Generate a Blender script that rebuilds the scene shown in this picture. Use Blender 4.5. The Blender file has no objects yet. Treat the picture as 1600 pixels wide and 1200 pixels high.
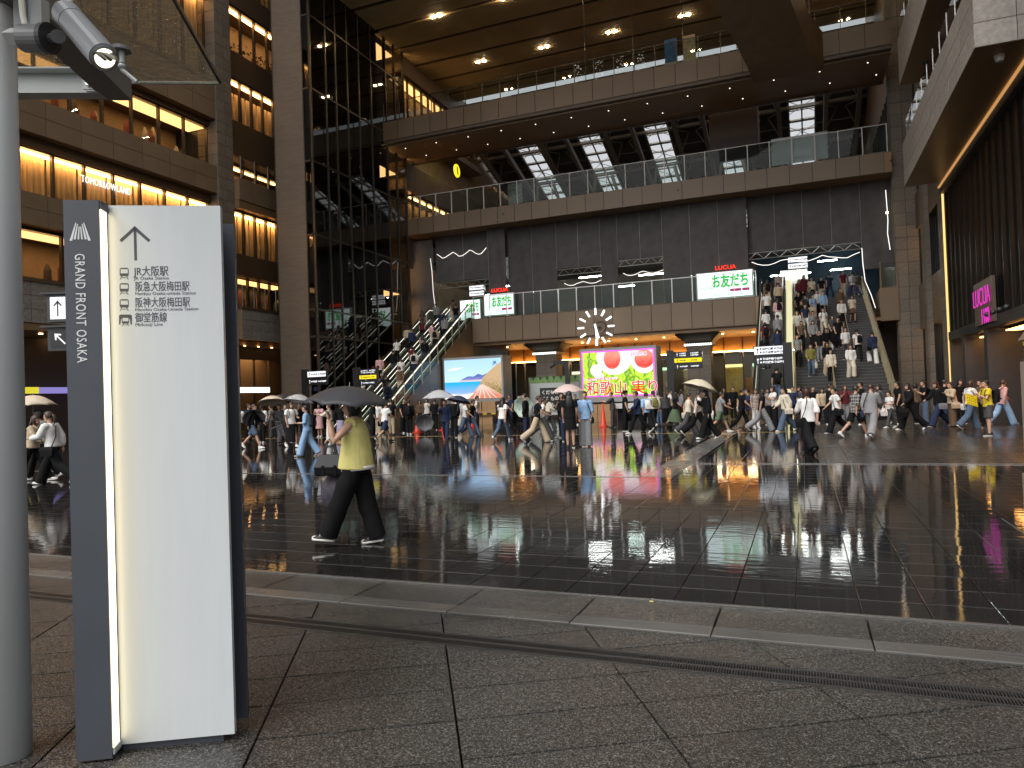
import bpy, math, random
from mathutils import Vector as V, Matrix as MX
R=math.radians; rnd=random.Random(7)
sc=bpy.context.scene; COL=sc.collection
# ---------------------------------------------------------------- camera
H=1.62; FPX=1125.0; YAW,PIT,ROL=R(22.03),R(1.0),R(-1.98)
cam=bpy.data.cameras.new('camera'); CAM=bpy.data.objects.new('camera',cam); COL.objects.link(CAM)
cam.sensor_width=36; cam.lens=36*FPX/1600; cam.clip_start=.05; cam.clip_end=2000
CM=(MX.Rotation(YAW,3,'Z')@MX.Rotation(R(90)+PIT,3,'X')@MX.Rotation(ROL,3,'Z'))
CAM.matrix_world=MX.Translation((0,0,H))@CM.to_4x4(); sc.camera=CAM
# ---------------------------------------------------------------- sky and sun (overcast, rain)
w=bpy.data.worlds.new('World'); sc.world=w; w.use_nodes=True
nt=w.node_tree; nt.nodes.clear()
sky=nt.nodes.new('ShaderNodeTexSky'); sky.sky_type='NISHITA'; sky.sun_disc=False
SUN_EL,SUN_RZ=R(50),R(200)
sky.sun_elevation=SUN_EL; sky.sun_rotation=SUN_RZ; sky.air_density=1.0; sky.dust_density=4.0; sky.ozone_density=1.0
hs=nt.nodes.new('ShaderNodeHueSaturation'); hs.inputs['Saturation'].default_value=.12
bg=nt.nodes.new('ShaderNodeBackground'); bg.inputs[1].default_value=.12
wo=nt.nodes.new('ShaderNodeOutputWorld')
nt.links.new(sky.outputs[0],hs.inputs['Color']); nt.links.new(hs.outputs[0],bg.inputs[0]); nt.links.new(bg.outputs[0],wo.inputs[0])
sl=bpy.data.lights.new('sun','SUN'); sl.energy=.9; sl.angle=R(40); sl.color=(1,.97,.93)
SUN=bpy.data.objects.new('sun',sl); COL.objects.link(SUN)
sd=V((math.sin(SUN_RZ)*math.cos(SUN_EL),math.cos(SUN_RZ)*math.cos(SUN_EL),math.sin(SUN_EL)))
SUN.rotation_euler=sd.to_track_quat('Z','Y').to_euler()
vs=sc.view_settings; vs.view_transform='Standard'; vs.look='None'; vs.gamma=1; vs.use_curve_mapping=False; vs.exposure=.7
cy=sc.cycles; cy.use_denoising=True
try: cy.denoiser='OPENIMAGEDENOISE'
except Exception: pass
cy.max_bounces=7; cy.diffuse_bounces=3; cy.glossy_bounces=4; cy.transmission_bounces=5; cy.transparent_max_bounces=16
cy.sample_clamp_indirect=4.0; cy.blur_glossy=.5; cy.caustics_reflective=False; cy.caustics_refractive=False
# ---------------------------------------------------------------- surveying: sight line of a photo point met with a known plane
def ray(x,y): return CM@V(((x-800)/FPX,-(y-600)/FPX,-1))
def at(x,y,ax,val):
    d=ray(x,y); i='XYZ'.index(ax); o=V((0,0,H)); return o+d*((val-o[i])/d[i])
def atd(x,y,dep): return V((0,0,H))+ray(x,y)*dep
def onslope(x,y,Y0,s):
    d=ray(x,y); t=(-Y0*s-H)/(d.z-s*d.y); return V((0,0,H))+d*t
# ---------------------------------------------------------------- materials
MAT={}
def mat(name,col,rough=.5,metal=0,var=0.0,noise=None,bump=None,spec=.5,emit=None,alpha=None,coat=0):
    if name in MAT: return MAT[name]
    m=bpy.data.materials.new(name); m.use_nodes=True; MAT[name]=m
    t=m.node_tree; N=t.nodes; L=t.links; b=N['Principled BSDF']
    b.inputs['Roughness'].default_value=rough; b.inputs['Metallic'].default_value=metal
    b.inputs['Specular IOR Level'].default_value=spec; b.inputs['Coat Weight'].default_value=coat
    c4=(*col,1); b.inputs['Base Color'].default_value=c4
    if emit: b.inputs['Emission Color'].default_value=(*emit[0],1); b.inputs['Emission Strength'].default_value=emit[1]
    if alpha is not None: b.inputs['Alpha'].default_value=alpha
    if var or noise:
        hv=N.new('ShaderNodeHueSaturation'); hv.inputs['Color'].default_value=c4
        src=None
        if var:
            oi=N.new('ShaderNodeObjectInfo'); mr=N.new('ShaderNodeMapRange')
            mr.inputs['To Min'].default_value=1-var; mr.inputs['To Max'].default_value=1+var
            L.new(oi.outputs['Random'],mr.inputs['Value']); src=mr.outputs[0]
        if noise:
            tc=N.new('ShaderNodeTexCoord'); ns=N.new('ShaderNodeTexNoise'); ns.inputs['Scale'].default_value=noise[0]; ns.inputs['Detail'].default_value=6
            mp=N.new('ShaderNodeMapping'); mp.inputs['Scale'].default_value=noise[2] if len(noise)>2 else (1,1,1)
            L.new(tc.outputs['Object'],mp.inputs[0]); L.new(mp.outputs[0],ns.inputs['Vector'])
            m2=N.new('ShaderNodeMapRange'); m2.inputs['From Min'].default_value=.25; m2.inputs['From Max'].default_value=.75
            m2.inputs['To Min'].default_value=1-noise[1]; m2.inputs['To Max'].default_value=1+noise[1]
            L.new(ns.outputs['Fac'],m2.inputs['Value'])
            if src:
                mm=N.new('ShaderNodeMath'); mm.operation='MULTIPLY'; L.new(src,mm.inputs[0]); L.new(m2.outputs[0],mm.inputs[1]); src=mm.outputs[0]
            else: src=m2.outputs[0]
        L.new(src,hv.inputs['Value']); L.new(hv.outputs[0],b.inputs['Base Color'])
    if bump:
        tc=N.new('ShaderNodeTexCoord'); ns=N.new('ShaderNodeTexNoise'); ns.inputs['Scale'].default_value=bump[0]; ns.inputs['Detail'].default_value=4
        mp=N.new('ShaderNodeMapping'); mp.inputs['Scale'].default_value=bump[3] if len(bump)>3 else (1,1,1)
        bp=N.new('ShaderNodeBump'); bp.inputs['Strength'].default_value=bump[1]; bp.inputs['Distance'].default_value=bump[2]
        L.new(tc.outputs['Object'],mp.inputs[0]); L.new(mp.outputs[0],ns.inputs['Vector']); L.new(ns.outputs['Fac'],bp.inputs['Height']); L.new(bp.outputs[0],b.inputs['Normal'])
    return m
GE=2**-.7   # glowing faces are given as they read on the photo; the exposure is taken back out
def glow(name,col,st): 
    st=st*GE
    if name in MAT: return MAT[name]
    m=bpy.data.materials.new(name); m.use_nodes=True; MAT[name]=m; t=m.node_tree; t.nodes.clear()
    e=t.nodes.new('ShaderNodeEmission'); e.inputs[0].default_value=(*col,1); e.inputs[1].default_value=st
    o=t.nodes.new('ShaderNodeOutputMaterial'); t.links.new(e.outputs[0],o.inputs[0]); return m
def glass(name,tint=(.9,.93,.92),ior=1.5,rough=.02,dirt=0):
    if name in MAT: return MAT[name]
    m=bpy.data.materials.new(name); m.use_nodes=True; MAT[name]=m; t=m.node_tree; t.nodes.clear(); N=t.nodes; L=t.links
    tr=N.new('ShaderNodeBsdfTransparent'); tr.inputs[0].default_value=(*tint,1)
    gl=N.new('ShaderNodeBsdfGlossy'); gl.inputs['Roughness'].default_value=rough; gl.inputs[0].default_value=(.9,.9,.9,1)
    fr=N.new('ShaderNodeFresnel'); fr.inputs[0].default_value=ior
    ge=N.new('ShaderNodeNewGeometry'); fm=N.new('ShaderNodeMath'); fm.operation='SUBTRACT'; fm.use_clamp=True   # only the outer face of a pane mirrors
    L.new(fr.outputs[0],fm.inputs[0]); L.new(ge.outputs['Backfacing'],fm.inputs[1])
    mx=N.new('ShaderNodeMixShader'); o=N.new('ShaderNodeOutputMaterial')
    L.new(fm.outputs[0],mx.inputs[0]); L.new(tr.outputs[0],mx.inputs[1]); L.new(gl.outputs[0],mx.inputs[2])
    last=mx.outputs[0]
    if dirt:
        df=N.new('ShaderNodeBsdfDiffuse'); df.inputs[0].default_value=(.5,.55,.55,1); m2=N.new('ShaderNodeMixShader'); m2.inputs[0].default_value=dirt
        L.new(last,m2.inputs[1]); L.new(df.outputs[0],m2.inputs[2]); last=m2.outputs[0]
    L.new(last,o.inputs[0]); return m
def wet(name,col,joints=None,rmin=.03,rmax=.25,pud=.35,speck=.25,bscale=9.,bstr=.12,speckscale=220.,spec=.5,pedge=(.40,.62),grit_=.1,aniso=(.55,1.9),sr=(.3,.7),cell=None):
    """wet granite: speckled base, puddled and merely damp areas, ripple relief; optional joint grid"""
    m=bpy.data.materials.new(name); m.use_nodes=True; MAT[name]=m; t=m.node_tree; N=t.nodes; L=t.links; b=N['Principled BSDF']
    b.inputs['Specular IOR Level'].default_value=spec
    ge=N.new('ShaderNodeNewGeometry')
    def noise(scale,det=4,sx=1,sy=1):
        mp=N.new('ShaderNodeMapping'); mp.inputs['Scale'].default_value=(sx,sy,1); L.new(ge.outputs['Position'],mp.inputs[0])
        n=N.new('ShaderNodeTexNoise'); n.inputs['Scale'].default_value=scale; n.inputs['Detail'].default_value=det; L.new(mp.outputs[0],n.inputs['Vector']); return n.outputs['Fac']
    def rng(v,a,bb,c,d):
        q=N.new('ShaderNodeMapRange'); q.inputs['From Min'].default_value=a; q.inputs['From Max'].default_value=bb; q.inputs['To Min'].default_value=c; q.inputs['To Max'].default_value=d; L.new(v,q.inputs['Value']); return q.outputs[0]
    def mul(a,bb,op='MULTIPLY'):
        q=N.new('ShaderNodeMath'); q.operation=op; L.new(a,q.inputs[0])
        if isinstance(bb,(int,float)): q.inputs[1].default_value=bb
        else: L.new(bb,q.inputs[1])
        return q.outputs[0]
    p=rng(noise(pud,5),pedge[0],pedge[1],0,1)       # 1 = merely damp
    rr=rng(p,0,1,rmin,rmax)
    fine=rng(noise(speckscale,2),sr[0],sr[1],1-speck,1+speck); big=rng(noise(.8,3),.3,.7,.85,1.15)
    if cell:                                        # crystal grains of flamed granite
        vo=N.new('ShaderNodeTexVoronoi'); vo.inputs['Scale'].default_value=cell; L.new(ge.outputs['Position'],vo.inputs['Vector']); sp=N.new('ShaderNodeSeparateColor'); L.new(vo.outputs['Color'],sp.inputs[0])
        pw=mul(sp.outputs[0],3.0,'POWER'); fine=mul(fine,rng(pw,0,1,.55,3.0))
    oi=N.new('ShaderNodeObjectInfo'); ov=rng(oi.outputs['Random'],0,1,.88,1.12)
    v=mul(mul(fine,big),ov)
    hgt=noise(bscale,3,*aniso)
    grit=mul(mul(noise(90,2),p),grit_)
    hgt=mul(hgt,grit,'ADD')
    if joints:
        br=N.new('ShaderNodeTexBrick'); br.offset=0; br.inputs['Scale'].default_value=1; br.inputs['Mortar Size'].default_value=.006; br.inputs['Mortar Smooth'].default_value=.2
        br.inputs['Brick Width'].default_value=joints[0]; br.inputs['Row Height'].default_value=joints[1]
        br.inputs['Color1'].default_value=(.9,.9,.9,1); br.inputs['Color2'].default_value=(1.08,1.08,1.08,1); br.inputs['Mortar'].default_value=(.3,.3,.3,1); br.inputs['Bias'].default_value=0
        mp=N.new('ShaderNodeMapping'); mp.inputs['Location'].default_value=(joints[2],joints[3],0); L.new(ge.outputs['Position'],mp.inputs[0]); L.new(mp.outputs[0],br.inputs['Vector'])
        bw=N.new('ShaderNodeRGBToBW'); L.new(br.outputs['Color'],bw.inputs[0]); v=mul(v,bw.outputs[0])
        hgt=mul(hgt,mul(br.outputs['Fac'],-.6),'ADD'); rr=mul(rr,mul(br.outputs['Fac'],.25),'ADD')
    hv=N.new('ShaderNodeHueSaturation'); hv.inputs['Color'].default_value=(*col,1); L.new(v,hv.inputs['Value']); L.new(hv.outputs[0],b.inputs['Base Color'])
    L.new(rr,b.inputs['Roughness'])
    bp=N.new('ShaderNodeBump'); bp.inputs['Strength'].default_value=bstr; bp.inputs['Distance'].default_value=.01; L.new(hgt,bp.inputs['Height']); L.new(bp.outputs[0],b.inputs['Normal'])
    return m
def brick(name,col,bw,bh,mort=.01,rough=.6,axis='XZ',dark=.45):
    m=mat(name,col,rough,var=0); t=m.node_tree; N=t.nodes; L=t.links; b=N['Principled BSDF']
    ge=N.new('ShaderNodeTexCoord'); sx=N.new('ShaderNodeSeparateXYZ'); cb=N.new('ShaderNodeCombineXYZ'); L.new(ge.outputs['Object'],sx.inputs[0])
    L.new(sx.outputs['X' if axis=='XZ' else 'Y'],cb.inputs[0]); L.new(sx.outputs['Z'],cb.inputs[1])
    br=N.new('ShaderNodeTexBrick'); br.inputs['Scale'].default_value=1; br.inputs['Mortar Size'].default_value=mort; br.inputs['Brick Width'].default_value=bw; br.inputs['Row Height'].default_value=bh
    br.inputs['Color1'].default_value=(*[c*.88 for c in col],1); br.inputs['Color2'].default_value=(*[c*1.12 for c in col],1); br.inputs['Mortar'].default_value=(*[c*dark for c in col],1)
    L.new(cb.outputs[0],br.inputs['Vector']); L.new(br.outputs['Color'],b.inputs['Base Color'])
    bp=N.new('ShaderNodeBump'); bp.inputs['Strength'].default_value=.5; bp.inputs['Distance'].default_value=.01; bp.invert=True; L.new(br.outputs['Fac'],bp.inputs['Height']); L.new(bp.outputs[0],b.inputs['Normal'])
    return m
# ---------------------------------------------------------------- mesh helpers
class MB:
    def __init__(s): s.v=[]; s.f=[]; s.m=[]
    def add(s,vs,fs,mi=0):
        k=len(s.v); s.v+= [tuple(a) for a in vs]; s.f+=[tuple(i+k for i in f) for f in fs]; s.m+=[mi]*len(fs); return s
    def box(s,x0,y0,z0,x1,y1,z1,mi=0):
        x0,x1=min(x0,x1),max(x0,x1); y0,y1=min(y0,y1),max(y0,y1); z0,z1=min(z0,z1),max(z0,z1)
        return s.add([(x0,y0,z0),(x1,y0,z0),(x1,y1,z0),(x0,y1,z0),(x0,y0,z1),(x1,y0,z1),(x1,y1,z1),(x0,y1,z1)],[(0,3,2,1),(4,5,6,7),(0,1,5,4),(1,2,6,5),(2,3,7,6),(3,0,4,7)],mi)
    def obox(s,o,a,b,c,mi=0):
        o,a,b,c=V(o),V(a),V(b),V(c)
        if a.cross(b).dot(c)<0: a,b=b,a
        return s.add([o,o+a,o+a+b,o+b,o+c,o+a+c,o+a+b+c,o+b+c],[(0,3,2,1),(4,5,6,7),(0,1,5,4),(1,2,6,5),(2,3,7,6),(3,0,4,7)],mi)
    def path(s,pts,rad,n=8,mi=0,up=None,caps=True):
        pts=[V(p) for p in pts]; rings=[]; ref=V(up) if up else None
        for i,p in enumerate(pts):
            d=(pts[min(i+1,len(pts)-1)]-pts[max(i-1,0)]); d=d.normalized() if d.length>1e-9 else V((0,0,1))
            if ref is None: ref=V((1,0,0)) if abs(d.x)<.8 else V((0,1,0))
            e1=(ref-d*ref.dot(d)).normalized(); e2=d.cross(e1); 
            if not up: ref=e1
            r=rad[i] if isinstance(rad,(list,tuple)) else rad
            rx,ry=r if isinstance(r,(list,tuple)) else (r,r)
            rings.append([p+e1*(rx*math.cos(2*math.pi*j/n))+e2*(ry*math.sin(2*math.pi*j/n)) for j in range(n)])
        return s.loft(rings,mi,caps)
    def loft(s,rings,mi=0,caps=True):
        n=len(rings[0]); vs=[p for r in rings for p in r]; fs=[]
        for i in range(len(rings)-1):
            for j in range(n): a=i*n+j; b=i*n+(j+1)%n; fs.append((a,b,b+n,a+n))
        if caps: fs.append(tuple(range(n-1,-1,-1))); fs.append(tuple((len(rings)-1)*n+j for j in range(n)))
        return s.add(vs,fs,mi)
    def ell(s,c,r,nu=12,nv=8,M=None,mi=0):
        c=V(c); rings=[]
        for i in range(1,nv):
            a=math.pi*i/nv
            rings.append([V((r[0]*math.sin(a)*math.cos(2*math.pi*j/nu),r[1]*math.sin(a)*math.sin(2*math.pi*j/nu),-r[2]*math.cos(a))) for j in range(nu)])
        vs=[p for q in rings for p in q]+[V((0,0,-r[2])),V((0,0,r[2]))]
        if M is not None: vs=[M@p for p in vs]
        vs=[p+c for p in vs]; fs=[]; L=len(rings)
        for i in range(L-1):
            for j in range(nu): a=i*nu+j; b=i*nu+(j+1)%nu; fs.append((a,b,b+nu,a+nu))
        for j in range(nu): fs.append((L*nu,(j+1)%nu,j)); fs.append((L*nu+1,(L-1)*nu+j,(L-1)*nu+(j+1)%nu))
        return s.add(vs,fs,mi)
    def prism(s,poly,o,u,v,t,mi=0):
        """polygon (a,b) laid on o + a*u + b*v, thickened by t along u x v"""
        o,u,v=V(o),V(u),V(v); nrm=u.cross(v).normalized()*t; n=len(poly)
        area=sum(poly[i][0]*poly[(i+1)%n][1]-poly[(i+1)%n][0]*poly[i][1] for i in range(n))
        if area<0: poly=poly[::-1]
        a=[o+u*p[0]+v*p[1] for p in poly]; b=[p+nrm for p in a]
        fs=[tuple(range(n-1,-1,-1)),tuple(range(n,2*n))]+[(i,(i+1)%n,(i+1)%n+n,i+n) for i in range(n)]
        return s.add(a+b,fs,mi)
    def mesh(s,name,mats,smooth=False):
        me=bpy.data.meshes.new(name); me.from_pydata(s.v,[],s.f)
        for m in (mats if isinstance(mats,(list,tuple)) else [mats]): me.materials.append(MAT[m] if isinstance(m,str) else m)
        if any(s.m): me.polygons.foreach_set('material_index',s.m)
        if smooth: me.polygons.foreach_set('use_smooth',[True]*len(me.polygons))
        me.update(); return me
    def build(s,name,mats,parent=None,smooth=False,loc=None):
        return link(name,s.mesh(name,mats,smooth),parent,loc)
def link(name,me,parent=None,loc=None,rot=None):
    o=bpy.data.objects.new(name,me); COL.objects.link(o)
    if parent: o.parent=parent
    if loc is not None: o.location=loc
    if rot is not None: o.rotation_euler=rot
    return o
def tag(o,label=None,cat=None,group=None,kind=None):
    if label: o['label']=label
    if cat: o['category']=cat
    if group: o['group']=group
    if kind: o['kind']=kind
    return o
def thing(name,label,cat,loc=(0,0,0),rz=0,group=None,kind=None):
    o=bpy.data.objects.new(name,None); COL.objects.link(o); o.location=loc; o.rotation_euler=(0,0,rz); o.empty_display_size=.1
    return tag(o,label,cat,group,kind)
def struct(name,loc=(0,0,0),rz=0): return thing(name,None,None,loc,rz,None,'structure')
PIECE={}
def pieces(parent,name,mat_,o,u,v,nu,nv,du,dv,gap,t,jit=.0,skip=None,bev=.0):
    """a field of like pieces (tiles, panels): every piece an object, one shared mesh"""
    o,u,v=V(o),V(u).normalized(),V(v).normalized(); n=u.cross(v)
    key=(name,mat_,round(du,3),round(dv,3),gap,t,tuple(round(x,3) for x in (*u,*v)))
    if key not in PIECE:
        a,b=du-gap,dv-gap; e=min(bev,a*.2,b*.2) if bev else 0
        mb=MB(); ht=V((0,0,0))
        if e:
            base=[u*(sx*a/2)+v*(sy*b/2) for sx,sy in ((-1,-1),(1,-1),(1,1),(-1,1))]; top=[u*(sx*(a/2-e))+v*(sy*(b/2-e))+n*t for sx,sy in ((-1,-1),(1,-1),(1,1),(-1,1))]
            mid=[p+n*(t-e) for p in base]
            mb.loft([base,mid,top])
        else: mb.obox(-u*a/2-v*b/2,u*a,v*b,n*t)
        PIECE[key]=mb.mesh(name,mat_)
    out=[]
    for i in range(nu):
        for j in range(nv):
            c=o+u*(du*(i+.5))+v*(dv*(j+.5))
            if skip and skip(c): continue
            out.append(link(name,PIECE[key],parent,c+n*(rnd.uniform(-jit,jit))))
    return out
TMP=bpy.data.scenes.new('scratch')   # small side scene so that modifiers and fonts are evaluated cheaply
def baked(ob):
    TMP.collection.objects.link(ob); vl=TMP.view_layers[0]; vl.update(); me=bpy.data.meshes.new_from_object(ob.evaluated_get(vl.depsgraph)); bpy.data.objects.remove(ob); return me
def text(s,size,o,u,v,parent,mat_,name='lettering',ext=.002,bold=0,sx=1.,align='LEFT',gap=1.0):
    cu=bpy.data.curves.new('t','FONT'); cu.body=s; cu.size=size; cu.extrude=ext; cu.offset=bold; cu.align_x=align; cu.resolution_u=3; cu.space_character=gap
    me=baked(bpy.data.objects.new('t',cu))
    o,u,v=V(o),V(u).normalized(),V(v).normalized(); n=u.cross(v)
    M=MX((( u.x*sx,v.x,n.x,o.x),(u.y*sx,v.y,n.y,o.y),(u.z*sx,v.z,n.z,o.z),(0,0,0,1))); me.transform(M)
    me.materials.clear(); me.materials.append(MAT[mat_]); return link(name,me,parent)
X1,Y1,Z1=V((1,0,0)),V((0,1,0)),V((0,0,1))
# ================================================================ materials used by the setting
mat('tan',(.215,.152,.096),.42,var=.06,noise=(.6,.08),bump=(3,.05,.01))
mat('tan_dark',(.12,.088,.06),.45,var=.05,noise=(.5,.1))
mat('bronze',(.30,.19,.10),.36,metal=.2,noise=(.4,.12),bump=(2,.04,.01))
mat('bronze_dark',(.11,.068,.036),.4,metal=.1,noise=(.5,.12))
mat('stone',(.20,.17,.135),.62,var=.10,noise=(9,.22),bump=(25,.35,.006))
mat('stone_grey',(.27,.245,.215),.7,var=.08,noise=(7,.25),bump=(16,.8,.02))
brick('brown_tile',(.14,.107,.078),.6,.075,.006,.5,'XZ',.6)
mat('mullion',(.10,.085,.065),.35,metal=.7)
mat('black',(.012,.012,.013),.4); mat('charcoal',(.035,.035,.038),.5,noise=(2,.15))
mat('grey_steel',(.36,.37,.37),.4,metal=.1,noise=(3,.06),bump=(60,.04,.002))
mat('roof_dark',(.035,.033,.032),.7); mat('steel',(.36,.34,.31),.5)
mat('alu',(.62,.61,.58),.3,metal=.6); mat('chrome',(.6,.6,.58),.15,metal=1)
mat('white_paint',(.78,.78,.76),.4); mat('concrete',(.30,.29,.27),.7,noise=(2,.12))
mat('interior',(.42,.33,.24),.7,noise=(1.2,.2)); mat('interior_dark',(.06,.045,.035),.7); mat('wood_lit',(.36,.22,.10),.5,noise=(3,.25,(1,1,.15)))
mat('curtain',(.78,.60,.37),.85,var=.12,noise=(14,.22,(1,1,.05)))
mat('netting',(.10,.095,.098),.75,var=.08,noise=(1.6,.22),bump=(4,.35,.03))
mat('tarp',(.015,.05,.085),.55,noise=(3,.2),bump=(5,.3,.03))
glass('glass',(.86,.89,.88)); glass('glass_dark',(.30,.31,.30),1.75,.015); glass('glass_green',(.76,.82,.80),1.32,.02,.01); glass('glass_shop',(.85,.82,.75))
WARM=(1.0,.55,.22)
glow('lamp_warm',WARM,14); glow('lamp_warm_hi',WARM,21); glow('lamp_shop',WARM,3.4); glow('lamp_amber',(1,.45,.12),9); glow('lamp_white',(.95,1,.98),3); glow('lamp_cool',(.94,1,.94),45); glow('lamp_trough',(1,.5,.15),30); glow('lamp_spot',(1,.86,.66),4); glow('lamp_ceiling',(1,.74,.45),150)
# ================================================================ ground
wet('plaza_wet',(.020,.019,.018),(.44,.44,.05,-.02),rmin=.025,rmax=.085,pud=.22,bscale=5,bstr=.11,speckscale=160,spec=.85,pedge=(.42,.68))
wet('plaza_tile',(.022,.021,.020),None,rmin=.010,rmax=.055,pud=.5,bscale=6,bstr=.10,speckscale=260,spec=.85,pedge=(.35,.62))
wet('slab_wet',(.042,.040,.037),None,rmin=.04,rmax=.24,pud=.9,speck=.35,bscale=320,bstr=.25,speckscale=40,spec=.5,pedge=(.35,.6),grit_=.3,aniso=(1,1),cell=170)
wet('kerb_smooth',(.10,.094,.087),None,rmin=.12,rmax=.3,pud=1.2,speck=.15,bscale=14,bstr=.1,spec=.5)
mat('joint',(.012,.011,.010),.35); mat('strip_metal',(.42,.41,.39),.22,metal=.8); mat('line_yellow',(.45,.30,.10),.3)
wet('strip_grey',(.14,.135,.125),(.62,.88,.0,.0),rmin=.10,rmax=.3,pud=.5,bscale=10,bstr=.1)
g=MB().box(-400,-400,-.35,400,700,-.06).build('ground','joint'); tag(g,kind='structure')
p=struct('plaza')
TY1=9.98
tag(MB().box(-140,5.6,-.06,120,TY1-.44*0,-.034).build('bedding','joint',p))
wet('plaza_damp',(.040,.036,.031),(.44,.44,.05,-.02),rmin=.16,rmax=.34,pud=.15,bscale=9,bstr=.12,speckscale=160,spec=.5)
MB().box(-140,TY1+.003,-.05,140,16.37,-.0).build('paving','plaza_wet',p); MB().box(-140,16.373,-.05,.25,130,-.0).build('paving','plaza_wet',p); MB().box(.253,16.373,-.05,140,130,-.0).build('paving','plaza_damp',p)
MB().box(-140,5.6,-.05,-8.49,TY1,-.0).build('paving','plaza_wet',p); MB().box(3.40,5.6,-.05,140,TY1,-.0).build('paving','plaza_wet',p)
for tl in pieces(p,'tile','plaza_tile',(-8.48,5.58,-.03),X1,Y1,27,10,.44,.44,.006,.03,jit=.0008,bev=.003): tl.rotation_euler=(R(rnd.gauss(0,.10)),R(rnd.gauss(0,.10)),0)
# inlaid lines: light stone strip, twin metal strips, yellow line
q=struct('inlay_strip'); MB().box(-2.95,13.7,-.01,-2.35,34,.004).build('stone_strip','strip_grey',q)
q=struct('inlay_line')
MB().box(-40,13.56,-.01,-2.96,13.74,.003).build('stone_strip','strip_grey',q)
for y in (16.12,16.36): MB().box(-2.34,y,-.01,30,y+.035,.004).build('metal_strip','strip_metal',q)
MB().box(-45,27.8,-.01,-.3,27.92,.004).build('yellow_line','line_yellow',q)
# edge strip between plaza and paving
q=struct('kerb'); 
pieces(q,'kerb_slab','slab_wet',(-12.27,5.06,-.04),X1,Y1,16,1,.97,.50,.012,.045,jit=.001,bev=.004)
pieces(q,'kerb_rim','kerb_smooth',(-12.27,4.87,-.04),X1,Y1,16,1,.97,.19,.008,.05,jit=.001,bev=.004)
MB().box(-40,5.565,-.05,30,5.605,.012).build('metal_strip','strip_metal',q)
# near paving, laid at 30 degrees
q=struct('pavement'); T3=V((math.cos(R(30)),math.sin(R(30)),0)); N3=V((-math.sin(R(30)),math.cos(R(30)),0))
t0=.17-.97*6; n0=3.664-.4*9
def clipped(parent,t,n,a,b,ylo,yhi,z0,z1,gap=.012):
    poly=[T3*tt+N3*nn for tt,nn in ((t+gap/2,n+gap/2),(t+a-gap/2,n+gap/2),(t+a-gap/2,n+b-gap/2),(t+gap/2,n+b-gap/2))]
    for lim,sg in ((ylo,1),(yhi,-1)):
        out=[]
        for i in range(len(poly)):
            p0,p1=poly[i],poly[(i+1)%len(poly)]; a0,a1=(p0.y-lim)*sg,(p1.y-lim)*sg
            if a0>=0: out.append(p0)
            if (a0<0)!=(a1<0): out.append(p0.lerp(p1,a0/(a0-a1)))
        poly=out
        if len(poly)<3: return
    ar=abs(sum(poly[i].x*poly[(i+1)%len(poly)].y-poly[(i+1)%len(poly)].x*poly[i].y for i in range(len(poly))))/2
    if ar<.004: return
    c=sum(poly,V())/len(poly); MB().prism([((p-c).x,(p-c).y) for p in poly],(0,0,0),X1,Y1,z1-z0).build('paving_slab','slab_wet',parent,loc=(c.x,c.y,z0+rnd.uniform(-.001,.001)))
for i in range(-4,12):
    for j in range(-4,22):
        t,n=t0+.97*i,n0+.4*j; c=T3*(t+.48)+N3*(n+.2)
        if not(-8.6<c.x<4.2 and -.1<c.y<5.6): continue
        clipped(q,t,n,.97,.4,.3,4.235,-.04,0); clipped(q,t,n,.97,.4,4.465,4.865,-.04,0)
MB().box(-60,-60,-.05,60,.295,-.002).build('paving','slab_wet',q); MB().box(-60,.297,-.05,-6.9,4.86,-.002).build('paving','slab_wet',q); MB().box(3.6,.297,-.05,60,4.86,-.002).build('paving','slab_wet',q)
d=thing('drain_channel','long slotted metal drain channel set in the wet grey paving','drain')
mb=MB()
for k in range(760): mb.box(-7.5+k*.0155,4.262,-.03,-7.5+k*.0155+.0055,4.438,.0)
tag(mb.build('grating',mat('grating',(.09,.088,.085),.35,metal=.6),d),kind='stuff'); MB().box(-7.6,4.25,-.05,4.6,4.45,-.028).build('channel','black',d)
for y in (4.243,4.344,4.440): MB().box(-7.6,y,-.04,4.6,y+.018,.001).build('frame_bar','grating',d)
lt=MB().ell((0,0,.006),(.018,.012,.006),8,5).build('leaf_litter',mat('litter',(.6,.5,.2),.6)); lt.location=at(1018,941,'Z',.003); tag(lt,'small pale yellow scrap lying on the metal kerb strip','litter')
# ================================================================ building with curtained shops (faces +X at X=-31.5)
FX=-31.5
B=thing('shop_building','brown multi-storey shop building with curtained lit windows and stone pier','building')
def wallbox(name,m,*a): return MB().box(*a).build(name,m,B)
def xpanels(par,m,x,y0,y1,z0,z1,ny,nz,gap=.025,t=.03,nm='panel'):   # panels on a wall facing +X
    pieces(par,nm,m,(x,y0,z0),Y1,Z1,ny,nz,(y1-y0)/ny,(z1-z0)/nz,gap,t,jit=.003)
CUR={}
def curtain(par,x,y0,y1,z0,z1,amp=.045):
    n=max(18,int((y1-y0)*34)); k=(round(y1-y0,2),round(z1-z0,2))
    if k not in CUR:
        mb=MB(); L=y1-y0; h=z1-z0; ph=rnd.uniform(0,6); r0=[];r1=[]
        for i in range(n+1):
            u=L*i/n; a=amp*(math.sin(u*26+ph+1.5*math.sin(u*3))+.4*math.sin(u*61))
            r0.append((a*1.2,u-L/2,0)); r1.append((a*.8,u-L/2,h))
        mb.add(r0+r1,[(i,i+1,i+n+2,i+n+1) for i in range(n)]); CUR[k]=mb.mesh('curtain','curtain',True)
    return link('curtain',CUR[k],par,(x,(y0+y1)/2,z0))
MUL={}
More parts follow.
